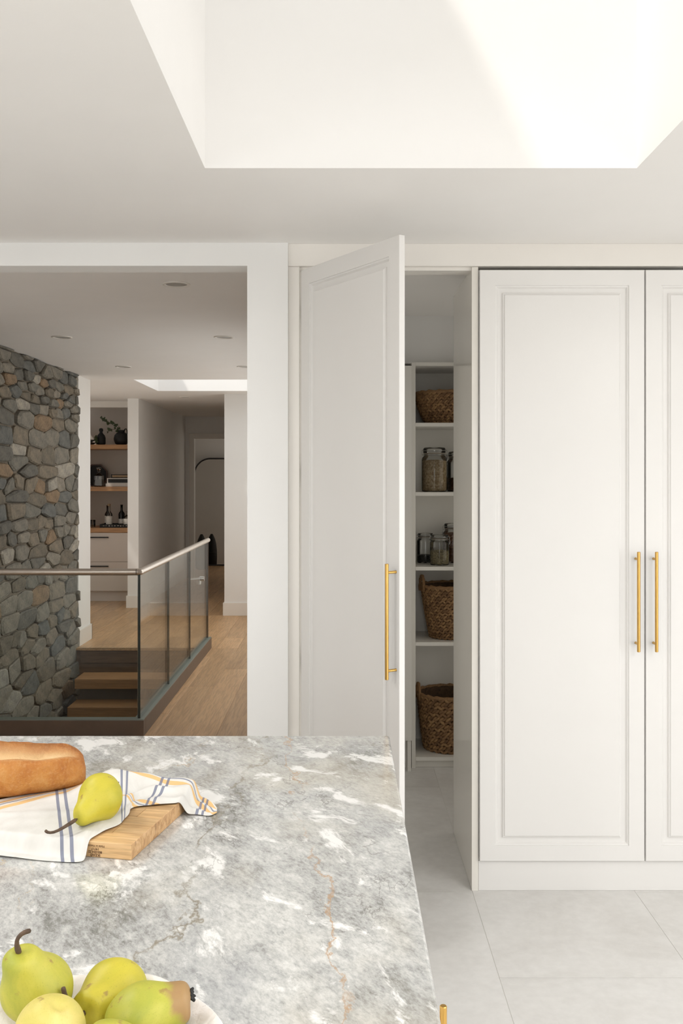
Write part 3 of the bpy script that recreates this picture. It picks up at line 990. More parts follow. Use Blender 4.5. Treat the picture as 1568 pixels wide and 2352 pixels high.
def basket(name, label, cx, cy, cz, prof, sy, rows, around, handles, strand):
    """prof(t) -> (radius, height) for t in 0..1."""
    t = thing(name, label, "basket", (cx, cy, cz), 0, "woven pantry baskets")
    pts = [prof(i / 14) for i in range(15)]
    pr = [(0, 0.004)] + [(r - 0.006, max(h, 0.004)) for r, h in pts]
    pr += [(r - 0.013, h) for r, h in pts[::-1] if h > 0.012] + [(0, 0.012)]
    core = MB().lathe(pr, 40, 1, sy).build("core", WEAVEIN, t, smooth=True)
    m = MB(); rb = random.Random(int(cz * 1000))
    for i in range(rows):
        tt = (i + 0.5) / rows
        r, h = prof(tt)
        n = max(8, int(around * r / prof(1.0)[0]))
        for k in range(n):
            for s in (-1, 1):
                a = 2 * math.pi * (k + 0.5 * (i % 2)) / n + (0.22 * s) * math.pi / n * 2
                cen = Vector((r * math.cos(a), r * sy * math.sin(a), h))
                tan = Vector((-math.sin(a), math.cos(a) * sy, 0)).normalized()
                nor = Vector((math.cos(a) * sy, math.sin(a), 0)).normalized()
                r2, h2 = prof(min(1, tt + 0.05)); r1, h1 = prof(max(0, tt - 0.05))
                up = (nor * (r2 - r1) + Vector((0, 0, h2 - h1))).normalized()
                di = (tan * 0.80 + up * 0.62 * s).normalized()
                if s < 0 and i % 2: di = (tan * 0.80 - up * 0.62 * s).normalized()
                wi = nor.cross(di).normalized()
                L = strand * rb.uniform(0.95, 1.2); W = strand * 0.36; T = strand * 0.26
                b = len(m.v)
                cen = cen + nor * rb.uniform(-0.001, 0.002)
                for f, sc in ((-0.62, 0.35), (-0.25, 1.0), (0.25, 1.0), (0.62, 0.35)):
                    for q in range(6):
                        aa = q * math.pi / 3
                        m.v.append(tuple(cen + di * (L * f) + (wi * math.cos(aa) * W + nor * math.sin(aa) * T) * sc))
                for j in range(3):
                    for q in range(6):
                        q2 = (q + 1) % 6
                        m.face((b + j * 6 + q, b + j * 6 + q2, b + (j + 1) * 6 + q2, b + (j + 1) * 6 + q))
    stuff(m.build("weave", WEAVE, t, smooth=True))
    # rolled rim
    rr, rh = prof(1.0)
    rim = MB(); N = 60
    pts = [(rr * 0.985 * math.cos(2 * math.pi * k / N), rr * 0.985 * sy * math.sin(2 * math.pi * k / N), rh + 0.002 * math.sin(k * 2.4)) for k in range(N + 1)]
    rim.tube(pts, [0.010 + 0.0022 * math.sin(k * 1.9) for k in range(N + 1)], 8, cap=False)
    rim.build("rim", WEAVE, t, smooth=True)
    for a in handles:
        hp = []
        for k in range(17):
            f = k / 16; phi = math.pi * f
            off = -math.cos(phi) * 0.042
            hp.append((rr * math.cos(a) - math.sin(a) * off, rr * sy * math.sin(a) + math.cos(a) * off, rh - 0.03 + 0.085 * math.sin(phi) ** 0.7))
        MB().tube(hp, [0.0085 + 0.0015 * math.sin(k * 2.2) for k in range(17)], 8).build("handle", WEAVE, t, smooth=True)
    return t


basket("woven_basket", "low wide woven basket on the top pantry shelf", 0.63, 5.30, 1.846,
       lambda t: (0.165 + 0.055 * math.sin(min(1, t * 1.15) * math.pi / 2), 0.172 * t), 0.72, 11, 46, (), 0.021)
basket("woven_basket", "tall tapered woven basket with a looped handle below the glass jars", 0.605, 5.295, 0.673,
       lambda t: (0.118 + 0.052 * t ** 0.8, 0.285 * t), 0.98, 17, 36, (math.radians(190), math.radians(10)), 0.021)
basket("woven_basket", "deep round woven basket on the lowest pantry shelf, near the floor", 0.597, 5.31, 0.058,
       lambda t: (0.140 + 0.040 * t ** 0.7, 0.305 * t), 0.98, 15, 30, (math.radians(188), math.radians(8)), 0.026)


def jar(label, cx, cy, cz, r, h, fill, mat, rot=0.0):
    t = thing("clip_top_jar", label, "jar", (cx, cy, cz), rot, "clip-top jars in the pantry")
    nk = r * 0.80; hb = h * 0.80
    outer = [(0, 0.003), (r * 0.90, 0.0), (r * 0.97, 0.004), (r, 0.014), (r, hb * 0.86), (r * 0.97, hb * 0.92), (nk, hb * 0.985), (nk, hb * 1.03)]
    MB().lathe(outer, 32).build("glass_body", JARG, t, smooth=True)
    fi = r * 0.955
    MB().lathe([(0, 0.006), (fi * 0.95, 0.006), (fi, 0.016), (fi, fill * 0.97), (fi * 0.9, fill), (fi * 0.4, fill + 0.004), (0, fill + 0.005)], 32).build("contents", mat, t, smooth=True)
    MB().lathe([(nk * 0.9, hb * 1.03), (nk * 1.06, hb * 1.03), (nk * 1.06, hb * 1.055), (nk * 0.9, hb * 1.055)], 32).build("rubber_ring", RUBBER, t, smooth=True)
    MB().lathe([(nk * 1.04, hb * 1.055), (nk * 1.10, hb * 1.07), (nk * 1.10, hb * 1.16), (nk * 1.02, hb * 1.20), (nk * 0.6, hb * 1.21), (0, hb * 1.19)], 32).build("lid", JARG, t, smooth=True)
    m = MB(); N = 32
    for zz, q in ((hb * 1.0, 1.06), (hb * 1.115, 1.14)):
        m.tube([(nk * q * math.cos(2 * math.pi * k / N), nk * q * math.sin(2 * math.pi * k / N), zz) for k in range(N + 1)], 0.0016, 6, cap=False)
    for s in (-1, 1):
        m.tube([(s * nk * 1.06, 0, hb * 1.0), (s * nk * 1.25, -0.006, hb * 1.02), (s * nk * 1.28, -0.004, hb * 1.10), (s * nk * 1.14, 0, hb * 1.15)], 0.0017, 6)
    m.tube([(nk * 1.25, -0.004, hb * 1.02), (nk * 1.30, -0.01, hb * 0.90), (nk * 1.18, -0.016, hb * 0.82)], 0.002, 6)
    m.build("wire_bail", WIRE, t, smooth=True)
    return t


jar("large glass clip-top jar filled with pale oats", 0.506, 5.27, 1.475, 0.070, 0.252, 0.172, OATS)
jar("glass clip-top jar with brown grain behind the oats, half hidden", 0.650, 5.385, 1.475, 0.062, 0.232, 0.075, NUTS, math.pi)
jar("short glass jar with dark beans at its bottom", 0.466, 5.375, 1.076, 0.048, 0.172, 0.042, BEANS)
jar("short glass jar half full of seeds, foremost on its shelf", 0.531, 5.235, 1.076, 0.053, 0.172, 0.078, SEEDS)
jar("tall glass jar of brown grain behind the two short jars", 0.622, 5.39, 1.076, 0.056, 0.228, 0.165, NUTS, math.pi)

# ------------------------------------------------------------------ the island
IX0, IX1, IY0, IY1 = -2.2, 0.116, 0.62, 2.372
top = tag(box(IX0, IX1, IY0, IY1, 0.885, 0.915).build("island_worktop", MARBLE, bevel=0.004), "grey and white veined stone worktop on the kitchen island", "worktop")
isl = thing("island_cabinet", "off-white island cabinet under the stone worktop with a brass pull", "cabinet", (-1.05, 1.5, 0))
for nm, b in (("body", (-1.10, 1.130, -0.84, 0.82, 0.1, 0.884)), ("toe_kick", (-1.06, 1.09, -0.80, 0.78, 0.0, 0.0995))):
    box(*b).build(nm, CAB, isl, bevel=0.0015)
for y0, y1 in ((-0.836, -0.29), (-0.286, 0.265), (0.269, 0.816)):
    fr = box(1.1305, 1.150, y0, y1, 0.105, 0.872).build("door", CAB, isl, bevel=0.0015)
p = pull_mesh(0.371, 0.0056, 0.036).build("pull_handle", BRASS, isl, autosmooth=True)
p.rotation_euler = (0, 0, H); p.location = (1.1665, -0.052, 0.385); p["label"] = "satin brass bar pull"

# cutting board made of staves
BA = math.atan2(-0.20, 0.98)       # local +x points left along the front edge reversed
board = thing("cutting_board", "thick butcher-block cutting board under the striped towel", "cutting board", (-0.3516, 1.5982, 0.9152), math.atan2(0.208 * -1, 0.978))
# local frame: +x to the right along the front edge, +y away from the viewer; the right front corner is the origin
BL, BD, BT = 0.44, 0.295, 0.0265
rows_ = 7; rw = BD / rows_
rb = random.Random(8)
for i in range(rows_):
    x = -BL
    first = True
    while x < -1e-6:
        L = rb.uniform(0.07, 0.16) if first else rb.uniform(0.11, 0.2)
        first = False
        x1 = min(0.0, x + L)
        if -x1 < 0.045: x1 = 0.0
        m = MB().box(x + 0.0002, x1 - 0.0002, i * rw + 0.0002, (i + 1) * rw - 0.0002, 0, BT, 0)
        m.m[5] = 1 if x1 == 0.0 else 0
        o = m.build("stave", [BLOCK, ENDG], board, bevel=0.0012 if (x1 == 0.0 or i in (0, rows_ - 1)) else 0.0002, seg=2)
        x = x1


def lettering(body, size, x, z, bold=False):
    cu = bpy.data.curves.new("stamp", 'FONT'); cu.body = body; cu.size = size; cu.extrude = 0.00008
    cu.align_x = 'CENTER'; cu.align_y = 'CENTER'
    cu.offset = 0.00012 if bold else 0.0
    ob = bpy.data.objects.new("stamp", cu); C.objects.link(ob)
    bpy.context.view_layer.update()
    me = bpy.data.meshes.new_from_object(ob)
    bpy.data.objects.remove(ob)
    me.materials.clear(); me.materials.append(PRINT)
    o = bpy.data.objects.new("stamped_lettering", me); C.objects.link(o); o.parent = board
    # upside down on the front edge, facing the viewer
    o.rotation_euler = (H, math.pi, 0)
    o.location = (x, -0.00015, z)
    return o


lettering("IKEA\u00ae", 0.0066, -0.0655, 0.0040, True)
lettering("803.054.22", 0.0056, -0.0655, 0.0092, True)
lettering("19717", 0.0056, -0.0655, 0.0144, True)
lettering("Made in Vietnam", 0.0050, -0.0655, 0.0194)

# ------------------------------------------------------------------ the loaf
loaf = thing("bread_loaf", "golden crusty bread loaf lying behind the striped towel", "bread", (-0.680, 1.845, 0.9425), math.radians(24))
m = MB(); NU, NV = 64, 40
score, toast = [], []
LL, LW, LH = 0.182, 0.069, 0.092
for i in range(NU + 1):
    u = -1 + 2 * i / NU
    e = max(0.0, 1 - abs(u) ** 2.6) ** 0.5
    for k in range(NV):
        a = 2 * math.pi * k / NV
        ca, sa = math.cos(a), math.sin(a)
        y = LW * e * math.copysign(abs(ca) ** 0.92, ca)
        zz = (0.5 + 0.5 * math.copysign(abs(sa) ** (0.95 if sa > 0 else 0.55), sa)) * LH * (0.34 + 0.66 * e ** 0.7)
        # the slash along the top: a lip that has torn open
        sl = math.exp(-((a - math.radians(121 + 6 * math.sin(u * 3))) / 0.16) ** 2) * max(0, 1 - (abs(u) / 0.93) ** 6)
        lip = math.exp(-((a - math.radians(101 + 5 * math.sin(u * 4))) / 0.16) ** 2) * max(0, 1 - (abs(u) / 0.9) ** 6)
        zz += -0.010 * sl + 0.013 * lip + 0.003 * math.sin(u * 7 + 1) * e * max(0, sa)
        p = Vector((u * LL, y, zz))
        nz = mnoise.noise(p * 22) * 0.004 + mnoise.noise(p * 60 + Vector((3, 1, 2))) * 0.0015
        p += Vector((0, ca, sa * (1 if sa > 0 else 0))) * nz * min(1, e * 2)
        m.v.append(tuple(p)); score.append(min(1.0, sl * 1.1)); toast.append(min(1, lip * 0.9 * (0.5 + mnoise.noise(p * 30))))
for i in range(NU):
    for k in range(NV):
        k2 = (k + 1) % NV
        m.face((i * NV + k, i * NV + k2, (i + 1) * NV + k2, (i + 1) * NV + k))
lo = m.build("crust", BREAD, loaf, smooth=True)
for nm, data in (("score", score), ("toast", toast)):
    at = lo.data.attributes.new(nm, 'FLOAT', 'POINT')
    for i, x in enumerate(data): at.data[i].value = max(0.0, x)

# ------------------------------------------------------------------ the towel
Fp = [(-0.72, 1.646), (-0.66, 1.632), (-0.595, 1.616), (-0.533, 1.601), (-0.489, 1.592), (-0.452, 1.587), (-0.4315, 1.587), (-0.4264, 1.6007), (-0.4227, 1.6287), (-0.4127, 1.6446), (-0.3881, 1.6942), (-0.387, 1.7268), (-0.3893, 1.7548), (-0.383, 1.7775), (-0.3456, 1.7846), (-0.3084, 1.7952), (-0.2977, 1.8092), (-0.2696, 1.8083), (-0.2473, 1.8013), (-0.2391, 1.82)]
Bp = [(-0.74, 1.69), (-0.6904, 1.744), (-0.641, 1.806), (-0.5812, 1.8639), (-0.5236, 1.9008), (-0.4905, 1.9478), (-0.4298, 1.9374), (-0.3974, 1.9214), (-0.3648, 1.9201), (-0.3354, 1.9116), (-0.3068, 1.9014), (-0.2803, 1.8913), (-0.2715, 1.878), (-0.2459, 1.8528), (-0.2401, 1.8343)]


def along(pts, n):
    seg = [math.dist(a, b) for a, b in zip(pts, pts[1:])]
    tot = sum(seg); out = []
    for i in range(n):
        s = tot * i / (n - 1); k = 0
        while k < len(seg) - 1 and s > seg[k]: s -= seg[k]; k += 1
        f = s / seg[k]
        out.append((pts[k][0] + (pts[k + 1][0] - pts[k][0]) * f, pts[k][1] + (pts[k + 1][1] - pts[k][1]) * f))
    return out, tot


def smooth2(pts, it):
    for _ in range(it):
        pts = [pts[0]] + [((a[0] + 2 * b[0] + c[0]) / 4, (a[1] + 2 * b[1] + c[1]) / 4) for a, b, c in zip(pts, pts[1:], pts[2:])] + [pts[-1]]
    return pts


NS, NTt = 110, 44
F, ftot = along(Fp, NS); B, btot = along(Bp, NS)
F = smooth2(F, 2); B = smooth2(B, 6)
inv = Matrix.Rotation(-board.rotation_euler.z, 2)


def support(x, y):
    q = inv @ Vector((x + 0.3516, y - 1.5982))
    d = min(-q.x + 0.004, q.x + BL, q.y + 0.004, BD - q.y)
    t = max(0.0, min(1.0, (d + 0.012) / 0.014))
    t = t * t * (3 - 2 * t)
    return 0.9168 + t * (BT + 0.0008)


tw = MB(); tw.uv = []
us = 0.0
for i in range(NS):
    s = i / (NS - 1)
    if i: us += 0.5 * (math.dist(F[i], F[i - 1]) + math.dist(B[i], B[i - 1]))
    wid = math.dist(F[i], B[i])
    for j in range(NTt):
        t = j / (NTt - 1)
        x = F[i][0] * (1 - t) + B[i][0] * t; y = F[i][1] * (1 - t) + B[i][1] * t
        z = support(x, y)
        edge = min(1, t * 5) * min(1, (1 - t) * 6) * min(1, (1 - s) * 14)
        rt = max(0.0, min(1.0, (s - 0.42) / 0.15))        # the gathered right half
        lf = 1 - rt
        fold = rt * (0.014 * math.exp(-((t - 0.80) / 0.14) ** 2) + 0.010 * math.exp(-((t - 0.42 - 0.12 * math.sin(s * 9)) / 0.10) ** 2) + 0.006 * math.exp(-((t - 0.12) / 0.08) ** 2))
        fold += lf * (0.004 * math.exp(-((t - 0.86) / 0.10) ** 2) + 0.0035 * math.exp(-((t - 0.62 + 0.5 * (s - 0.2)) / 0.05) ** 2) * (1 if s > 0.1 else 0))
        fold += 0.0022 * (1 + math.sin(x * 95 + y * 40)) * rt + 0.0012 * (1 + mnoise.noise(Vector((x * 25, y * 25, 1))))
        fold += 0.010 * rt * max(0, (t - 0.85) / 0.15) * max(0, math.sin((s - 0.45) * 7)) 
        fold += 0.016 * math.exp(-((s - 0.62) / 0.13) ** 2) * math.exp(-((t - 0.9) / 0.22) ** 2)
        if s < 0.34: z = max(z, 0.9168 + 0.0055 * (1 - s / 0.34))      # the hem bridges the gap in front of the board
        z += fold * (0.25 + 0.75 * edge) + 0.012 * lf * max(0, (t - 0.8) / 0.2) ** 2 * max(0, 1 - s / 0.35)
        # free hem hanging off the board's front edge ripples a little
        tw.v.append((x + 0.0015 * math.sin(i * 0.7) * (1 - t), y + 0.0015 * math.sin(i * 0.45 + 1) * (t > 0.9), z))
        tw.uv.append((us, 0.285 - (1 - t) * max(wid, 0.04) * (1.0 + 0.35 * rt)))
for i in range(NS - 1):
    for j in range(NTt - 1):
        a = i * NTt + j
        tw.face((a, a + NTt, a + NTt + 1, a + 1))
towel = tw.build("kitchen_towel", TOWEL, None, smooth=True, solid=0.0014, subsurf=1)
tag(towel, "white linen towel with yellow and navy stripes draped over the cutting board", "towel")

# ------------------------------------------------------------------ pears
PP = [(0.0, 0.035), (0.16, 0.008), (0.30, 0.0), (0.48, 0.025), (0.68, 0.085), (0.86, 0.18), (0.97, 0.29), (1.0, 0.38), (0.98, 0.46), (0.89, 0.55), (0.73, 0.65), (0.58, 0.745), (0.505, 0.83), (0.445, 0.91), (0.32, 0.972), (0.15, 0.99), (0.0, 0.986)]


def pear(label, belly, neck_dir, r, L, mat, stem=None, calyx=True, squash=1.0, group=None, seed=0, fat=1.0):
    """belly: centre of the widest ring; neck_dir: from the belly to the stem end."""
    d = Vector(neck_dir).normalized()
    rot = d.to_track_quat('Z', 'Y').to_matrix()
    base = Vector(belly) - d * (0.40 * L)
    t = tag(empty("pear", base), label, "pear", group)

    def dense(pr, k=3):
        out = []
        for (a, b), (c, e) in zip(pr, pr[1:]):
            for q in range(k): f = q / k; out.append((a + (c - a) * f, b + (e - b) * f))
        return out + [pr[-1]]
    prof = [(r * (1 - (1 - a) / fat if 0.4 < b < 0.98 else a), b * L) for a, b in PP]

    def lump(p, a, z):
        v = Vector(p)
        k = 1 + 0.055 * mnoise.noise(v * 26 + Vector((seed * 3.1, seed, 2))) + 0.02 * math.cos(3 * a + seed)
        return (p[0] * k, p[1] * k, p[2] + 0.003 * math.cos(a + seed))
    b = MB().lathe(prof, 28, fn=lump).build("flesh", mat, t, smooth=True, subsurf=2)
    b.matrix_local = rot.to_4x4()
    if stem:
        pts = [rot @ Vector((0, 0, 0.955 * L))] + [Vector(q) - base for q in stem]
        n = len(pts)
        s = MB().tube(pts, [0.0052] + [0.0027] * (n - 2) + [0.0034], 8).build("stem", STEM, t, smooth=True, subsurf=1)
    if calyx:
        m = MB()
        for k in range(6):
            a = k * math.pi / 3 + seed
            m.tube([(0.002 * math.cos(a), 0.002 * math.sin(a), 0.030 * L), (0.007 * math.cos(a), 0.007 * math.sin(a), -0.002), (0.009 * math.cos(a + 0.4), 0.009 * math.sin(a + 0.4), -0.006)], [0.0022, 0.0024, 0.0008], 6)
        c = m.build("calyx", STEM, t, smooth=True); c.matrix_local = rot.to_4x4()
    return t


pear("yellow-green pear lying on the striped towel, stem toward the left", (-0.432, 1.704, 0.9840), (-0.026, -0.052, -0.020), 0.0412, 0.101, PEARY,
     stem=[(-0.474, 1.622, 0.960), (-0.488, 1.618, 0.954), (-0.499, 1.618, 0.9545), (-0.503, 1.621, 0.958)], seed=1)
G = "pears piled in the white bowl"
pear("large green pear standing at the left of the bowl with a curved stem", (-0.340, 1.068, 0.985), (-0.013, -0.022, 0.05), 0.0395, 0.098, PEARG,
     stem=[(-0.3545, 1.041, 1.047), (-0.353, 1.041, 1.055), (-0.346, 1.042, 1.0605), (-0.338, 1.043, 1.0615)], group=G, seed=2, fat=1.12)
pear("round yellow pear at the back of the bowl, second from its right rim", (-0.2640, 1.108, 0.958), (-0.026, -0.052, 0.002), 0.0385, 0.086, PEARY,
     stem=[(-0.292, 1.051, 0.963), (-0.300, 1.047, 0.980), (-0.304, 1.046, 0.993), (-0.305, 1.046, 0.999)], group=G, seed=3, fat=1.3)
pear("pale yellow pear with a scratched skin in the left front of the bowl", (-0.3015, 0.990, 0.982), (-0.02, 0.02, -0.05), 0.0365, 0.090, PEARP, calyx=False, group=G, seed=4, fat=1.1)
pear("green pear with a russet end and black calyx at the bowl's right rim", (-0.2215, 1.047, 0.962), (0.052, 0.012, 0.016), 0.0375, 0.098, PEARR,
     stem=[(-0.1695, 1.0605, 0.9805), (-0.1675, 1.061, 0.984)], calyx=False, group=G, seed=5, fat=1.25)
pear("green-yellow pear cut by the frame's bottom edge, foremost in the bowl", (-0.2320, 0.970, 0.965), (0.01, -0.03, -0.03), 0.036, 0.090, PEARG, calyx=False, group=G, seed=6, fat=1.1)

# shrivelled calyx bits on the russet pear's end
m = MB(); rb = random.Random(4)
for k in range(9):
    a = k * 0.7
    p0 = Vector((-0.1705, 1.060, 0.9795)); q = p0 + Vector((0.004 + rb.uniform(0, 0.004), 0.006 * math.cos(a), 0.007 * math.sin(a) + 0.003))
    m.tube([p0, (p0 + q) / 2 + Vector((0, 0, 0.002)), q], [0.003, 0.0028, 0.0012], 6)
russ = [o for o in C.objects if o.get("label", "").startswith("green pear with a russet")][0]
c = m.build("calyx", BLACKC, russ, smooth=True)
c.location = -Vector(russ.location)

bowl = thing("fruit_bowl", "rough white handmade bowl holding the pears", "bowl", (-0.284, 0.975, 0.9155))


def wob(p, a, z):
    k = 1 + 0.012 * math.sin(5 * a + 1) + 0.010 * math.sin(9 * a + 2) + 0.008 * mnoise.noise(Vector(p) * 40)
    return (p[0] * k, p[1] * k, p[2] + (0.0025 * math.sin(7 * a) if z > 0.03 else 0))


MB().lathe([(0, 0), (0.07, 0.0), (0.11, 0.008), (0.145, 0.024), (0.166, 0.046), (0.167, 0.050), (0.162, 0.051), (0.140, 0.032), (0.105, 0.016), (0.06, 0.010), (0, 0.009)], 64, fn=wob).build("body", BOWLM, bowl, smooth=True, subsurf=1)

# ------------------------------------------------------------------ bar niche at the far end of the hall
bar = thing("drawer_unit", "white drawer unit with black bar handles in the hall niche", "cabinet", (-3.03, 11.98, 0))
for nm, b in (("body", (-0.46, 0.472, 0.0, 0.55, 0.131, 0.861)), ("toe_kick", (-0.46, 0.472, 0.05, 0.07, 0.0, 0.1305))):
    box(*b).build(nm, DRAWER, bar, bevel=0.001)
for z0, z1 in ((0.134, 0.497), (0.501, 0.858)):
    dr = box(-0.459, 0.471, -0.020, -0.0005, z0, z1).build("drawer", DRAWER, bar, bevel=0.001)
    MB().box(-0.35, 0.115, -0.045, -0.035, z1 - 0.062, z1 - 0.046).box(-0.30, -0.29, -0.036, -0.0205, z1 - 0.06, z1 - 0.048).box(0.05, 0.06, -0.036, -0.0205, z1 - 0.06, z1 - 0.048).build("bar_handle", BLACKM, dr)
tag(box(-3.495, -2.557, 11.955, 12.548, 0.862, 0.922).build("wooden_worktop", OAKS, bevel=0.002), "oak worktop over the white drawers in the hall niche", "worktop")
tag(box(-3.495, -2.557, 12.02, 12.548, 1.380, 1.435).build("floating_shelf", OAKS, bevel=0.002), "lower oak shelf in the niche, holding books and decanter", "shelf", "oak shelves in the niche")
tag(box(-3.495, -2.557, 12.02, 12.548, 1.909, 1.964).build("floating_shelf", OAKS, bevel=0.002), "upper oak shelf in the niche, holding the black vases", "shelf", "oak shelves in the niche")

v = thing("bottle_vase", "slim black bottle vase on the upper niche shelf", "vase", (-3.072, 12.2, 1.964))
MB().lathe([(0, 0), (0.045, 0.0), (0.056, 0.02), (0.057, 0.09), (0.045, 0.125), (0.022, 0.15), (0.018, 0.165), (0.027, 0.185), (0.024, 0.205), (0.012, 0.215), (0, 0.2155)], 24).build("body", BLACKC, v, smooth=True)
jg = thing("round_jug", "round black ceramic jug with a loop handle on the upper niche shelf", "jug", (-2.815, 12.2, 1.964))
MB().lathe([(0, 0), (0.05, 0.0), (0.078, 0.02), (0.092, 0.06), (0.094, 0.085), (0.084, 0.125), (0.058, 0.155), (0.043, 0.162), (0.043, 0.185), (0.048, 0.19), (0.038, 0.19), (0.036, 0.16), (0, 0.15)], 28).build("body", BLACKC, jg, smooth=True)
MB().tube([(0.04, -0.02, 0.165), (0.052, -0.03, 0.20), (0.068, -0.03, 0.205), (0.08, -0.03, 0.185), (0.083, -0.03, 0.15), (0.075, -0.03, 0.13)], 0.008, 8).build("handle", BLACKC, jg, smooth=True)

LEAFSH = [(0, 0), (0.35, -0.12), (0.5, 0.25), (0.30, 0.45), (0.34, 0.72), (0.12, 0.72), (0, 1.05), (-0.12, 0.72), (-0.34, 0.72), (-0.30, 0.45), (-0.5, 0.25), (-0.35, -0.12)]


def branch(label, loc, pts, nleaf, size, seed):
    t = thing("ivy_branch", label, "plant", loc)
    L0 = Vector(loc); P = [Vector(p) - L0 for p in pts]
    MB().tube(P, 0.0028, 6).build("stem", VINE, t, smooth=True)
    rb = random.Random(seed)
    for i in range(nleaf):
        f = 0.12 + 0.88 * (i + rb.uniform(0, 0.6)) / nleaf; f = min(f, 1.0)
        k = f * (len(P) - 1); a = min(int(k), len(P) - 2)
        p = P[a].lerp(P[a + 1], k - a)
        sz = size * rb.uniform(0.7, 1.2)
        m = MB()
        m.v = [(x * sz, 0.10 * sz * abs(x), y * sz) for x, y in LEAFSH] + [(x * sz, 0.10 * sz * abs(x) + 0.0008, y * sz) for x, y in LEAFSH]
        n = len(LEAFSH)
        m.face(list(range(n))); m.face(list(range(n, 2 * n))[::-1])
        for q in range(n): m.face((q, q + n, (q + 1) % n + n, (q + 1) % n))
        o = m.build("leaf", LEAF, t)
        o.rotation_euler = (rb.uniform(-0.5, 0.5), rb.uniform(0, 6.28), rb.uniform(-0.8, 0.8)); o.location = p + Vector((rb.uniform(-1, 1), rb.uniform(-1, 1), rb.uniform(-1, 1))) * 0.012
    return t


branch("green ivy branch arching left out of the round black jug", (-2.815, 12.2, 2.12),
       [(-2.815, 12.2, 2.125), (-2.84, 12.18, 2.20), (-2.90, 12.15, 2.24), (-2.97, 12.13, 2.25), (-3.03, 12.13, 2.29), (-3.05, 12.13, 2.33)], 15, 0.040, 3)
branch("short ivy sprig hanging beside the round black jug", (-2.83, 12.19, 2.12),
       [(-2.83, 12.19, 2.125), (-2.87, 12.14, 2.165), (-2.93, 12.10, 2.15), (-2.97, 12.09, 2.11)], 7, 0.042, 9)
branch("dark ivy sprig hugging the slim black bottle vase", (-3.11, 12.12, 1.966),
       [(-3.11, 12.12, 1.968), (-3.115, 12.12, 2.03), (-3.12, 12.12, 2.07)], 5, 0.042, 5)
st = thing("stacked_bowl", "small stacked dishes at the left end of the upper niche shelf", "dish", (-3.222, 12.2, 1.964))
MB().lathe([(0, 0), (0.04, 0), (0.06, 0.012), (0.085, 0.028), (0.088, 0.032), (0.06, 0.018), (0, 0.010)], 24).build("lower_dish", paint("dish_brown", (0.14, 0.11, 0.09), 0.5, 0.1), st, smooth=True)
MB().lathe([(0, 0.034), (0.03, 0.034), (0.05, 0.046), (0.07, 0.064), (0.072, 0.067), (0.05, 0.05), (0, 0.042)], 24).build("upper_dish", paint("dish_grey", (0.20, 0.19, 0.16), 0.5, 0.1), st, smooth=True)

tr = thing("octagonal_tray", "dark octagonal tray leaning on the wall behind the decanter", "tray", (-3.20, 12.47, 1.4365))
oc = lambda r: [(r * math.cos(math.pi / 8 + k * math.pi / 4), r * math.sin(math.pi / 8 + k * math.pi / 4) + 0.143) for k in range(8)]
mt = MB().prism(oc(0.150), 0.0, 0.008).build("base", BLACKC, tr)
mr = MB(); A, Bo = oc(0.155), oc(0.140)
for k in range(8):
    j = (k + 1) % 8; b = len(mr.v)
    mr.v += [(A[k][0], -0.012, A[k][1]), (A[j][0], -0.012, A[j][1]), (Bo[j][0], -0.012, Bo[j][1]), (Bo[k][0], -0.012, Bo[k][1]),
             (A[k][0], 0.010, A[k][1]), (A[j][0], 0.010, A[j][1]), (Bo[j][0], 0.010, Bo[j][1]), (Bo[k][0], 0.010, Bo[k][1])]
    for q in ((3, 2, 1, 0), (4, 5, 6, 7), (0, 1, 5, 4), (2, 3, 7, 6)): mr.face([b + i for i in q])
mr.build("rim", paint("tray_rim", (0.10, 0.045, 0.03), 0.35, 0.1), tr)
de = thing("decanter", "square glass decanter with a faceted stopper on the lower niche shelf", "decanter", (-3.112, 12.25, 1.4355))
m = MB(); m.box(-0.055, 0.055, -0.05, 0.05, 0, 0.145); m.build("body", CLEARG, de, bevel=0.012)
MB().lathe([(0.05, 0.143), (0.035, 0.155), (0.017, 0.17), (0.016, 0.195), (0.024, 0.20)], 16).build("neck", CLEARG, de, smooth=True)
MB().lathe([(0, 0.196), (0.014, 0.20), (0.02, 0.212), (0.036, 0.225), (0.034, 0.243), (0, 0.252)], 8).build("stopper", CLEARG, de)
MB().box(-0.045, 0.045, -0.04, 0.04, 0.012, 0.09).build("liquor", glass("liquor", (0.62, 0.60, 0.58), 0.6), de)


def book(name, label, x0, x1, y0, y1, z0, z1, mats, cover):
    t = thing(name, label, "book", ((x0 + x1) / 2, (y0 + y1) / 2, z0), 0, "books lying on the lower niche shelf")
    w, d, h = (x1 - x0) / 2, (y1 - y0) / 2, z1 - z0
    c = min(0.006, h * 0.15)
    MB().box(-w, w, -d, d, 0, c).box(-w, w, -d, d, h - c, h).box(-w, w, -d, -d + 0.005, c, h - c).build("cover", mats[0], t, bevel=0.0008)
    MB().box(-w + 0.004, w - 0.004, -d + 0.0055, d - 0.004, c + 0.0002, h - c - 0.0002).build("pages", PAPER, t)
    if cover is not None:
        MB().box(-w + 0.014, w - 0.014, -d - 0.0015, -d - 0.0003, c + 0.004, h - c - 0.004).build("spine_panel", cover, t)
    return t


book("book", "white book lying lowest in the stack on the niche shelf", -2.99, -2.61, 12.10, 12.40, 1.4355, 1.474, (WHITEB,), None)
book("book", "black-spined white book in the middle of the niche stack", -2.975, -2.62, 12.11, 12.39, 1.4745, 1.542, (WHITEB,), BLACKC)
book("book", "small tan box with a dark rim topping the book stack", -2.925, -2.70, 12.12, 12.36, 1.5425, 1.592, (BLACKC,), TANB)


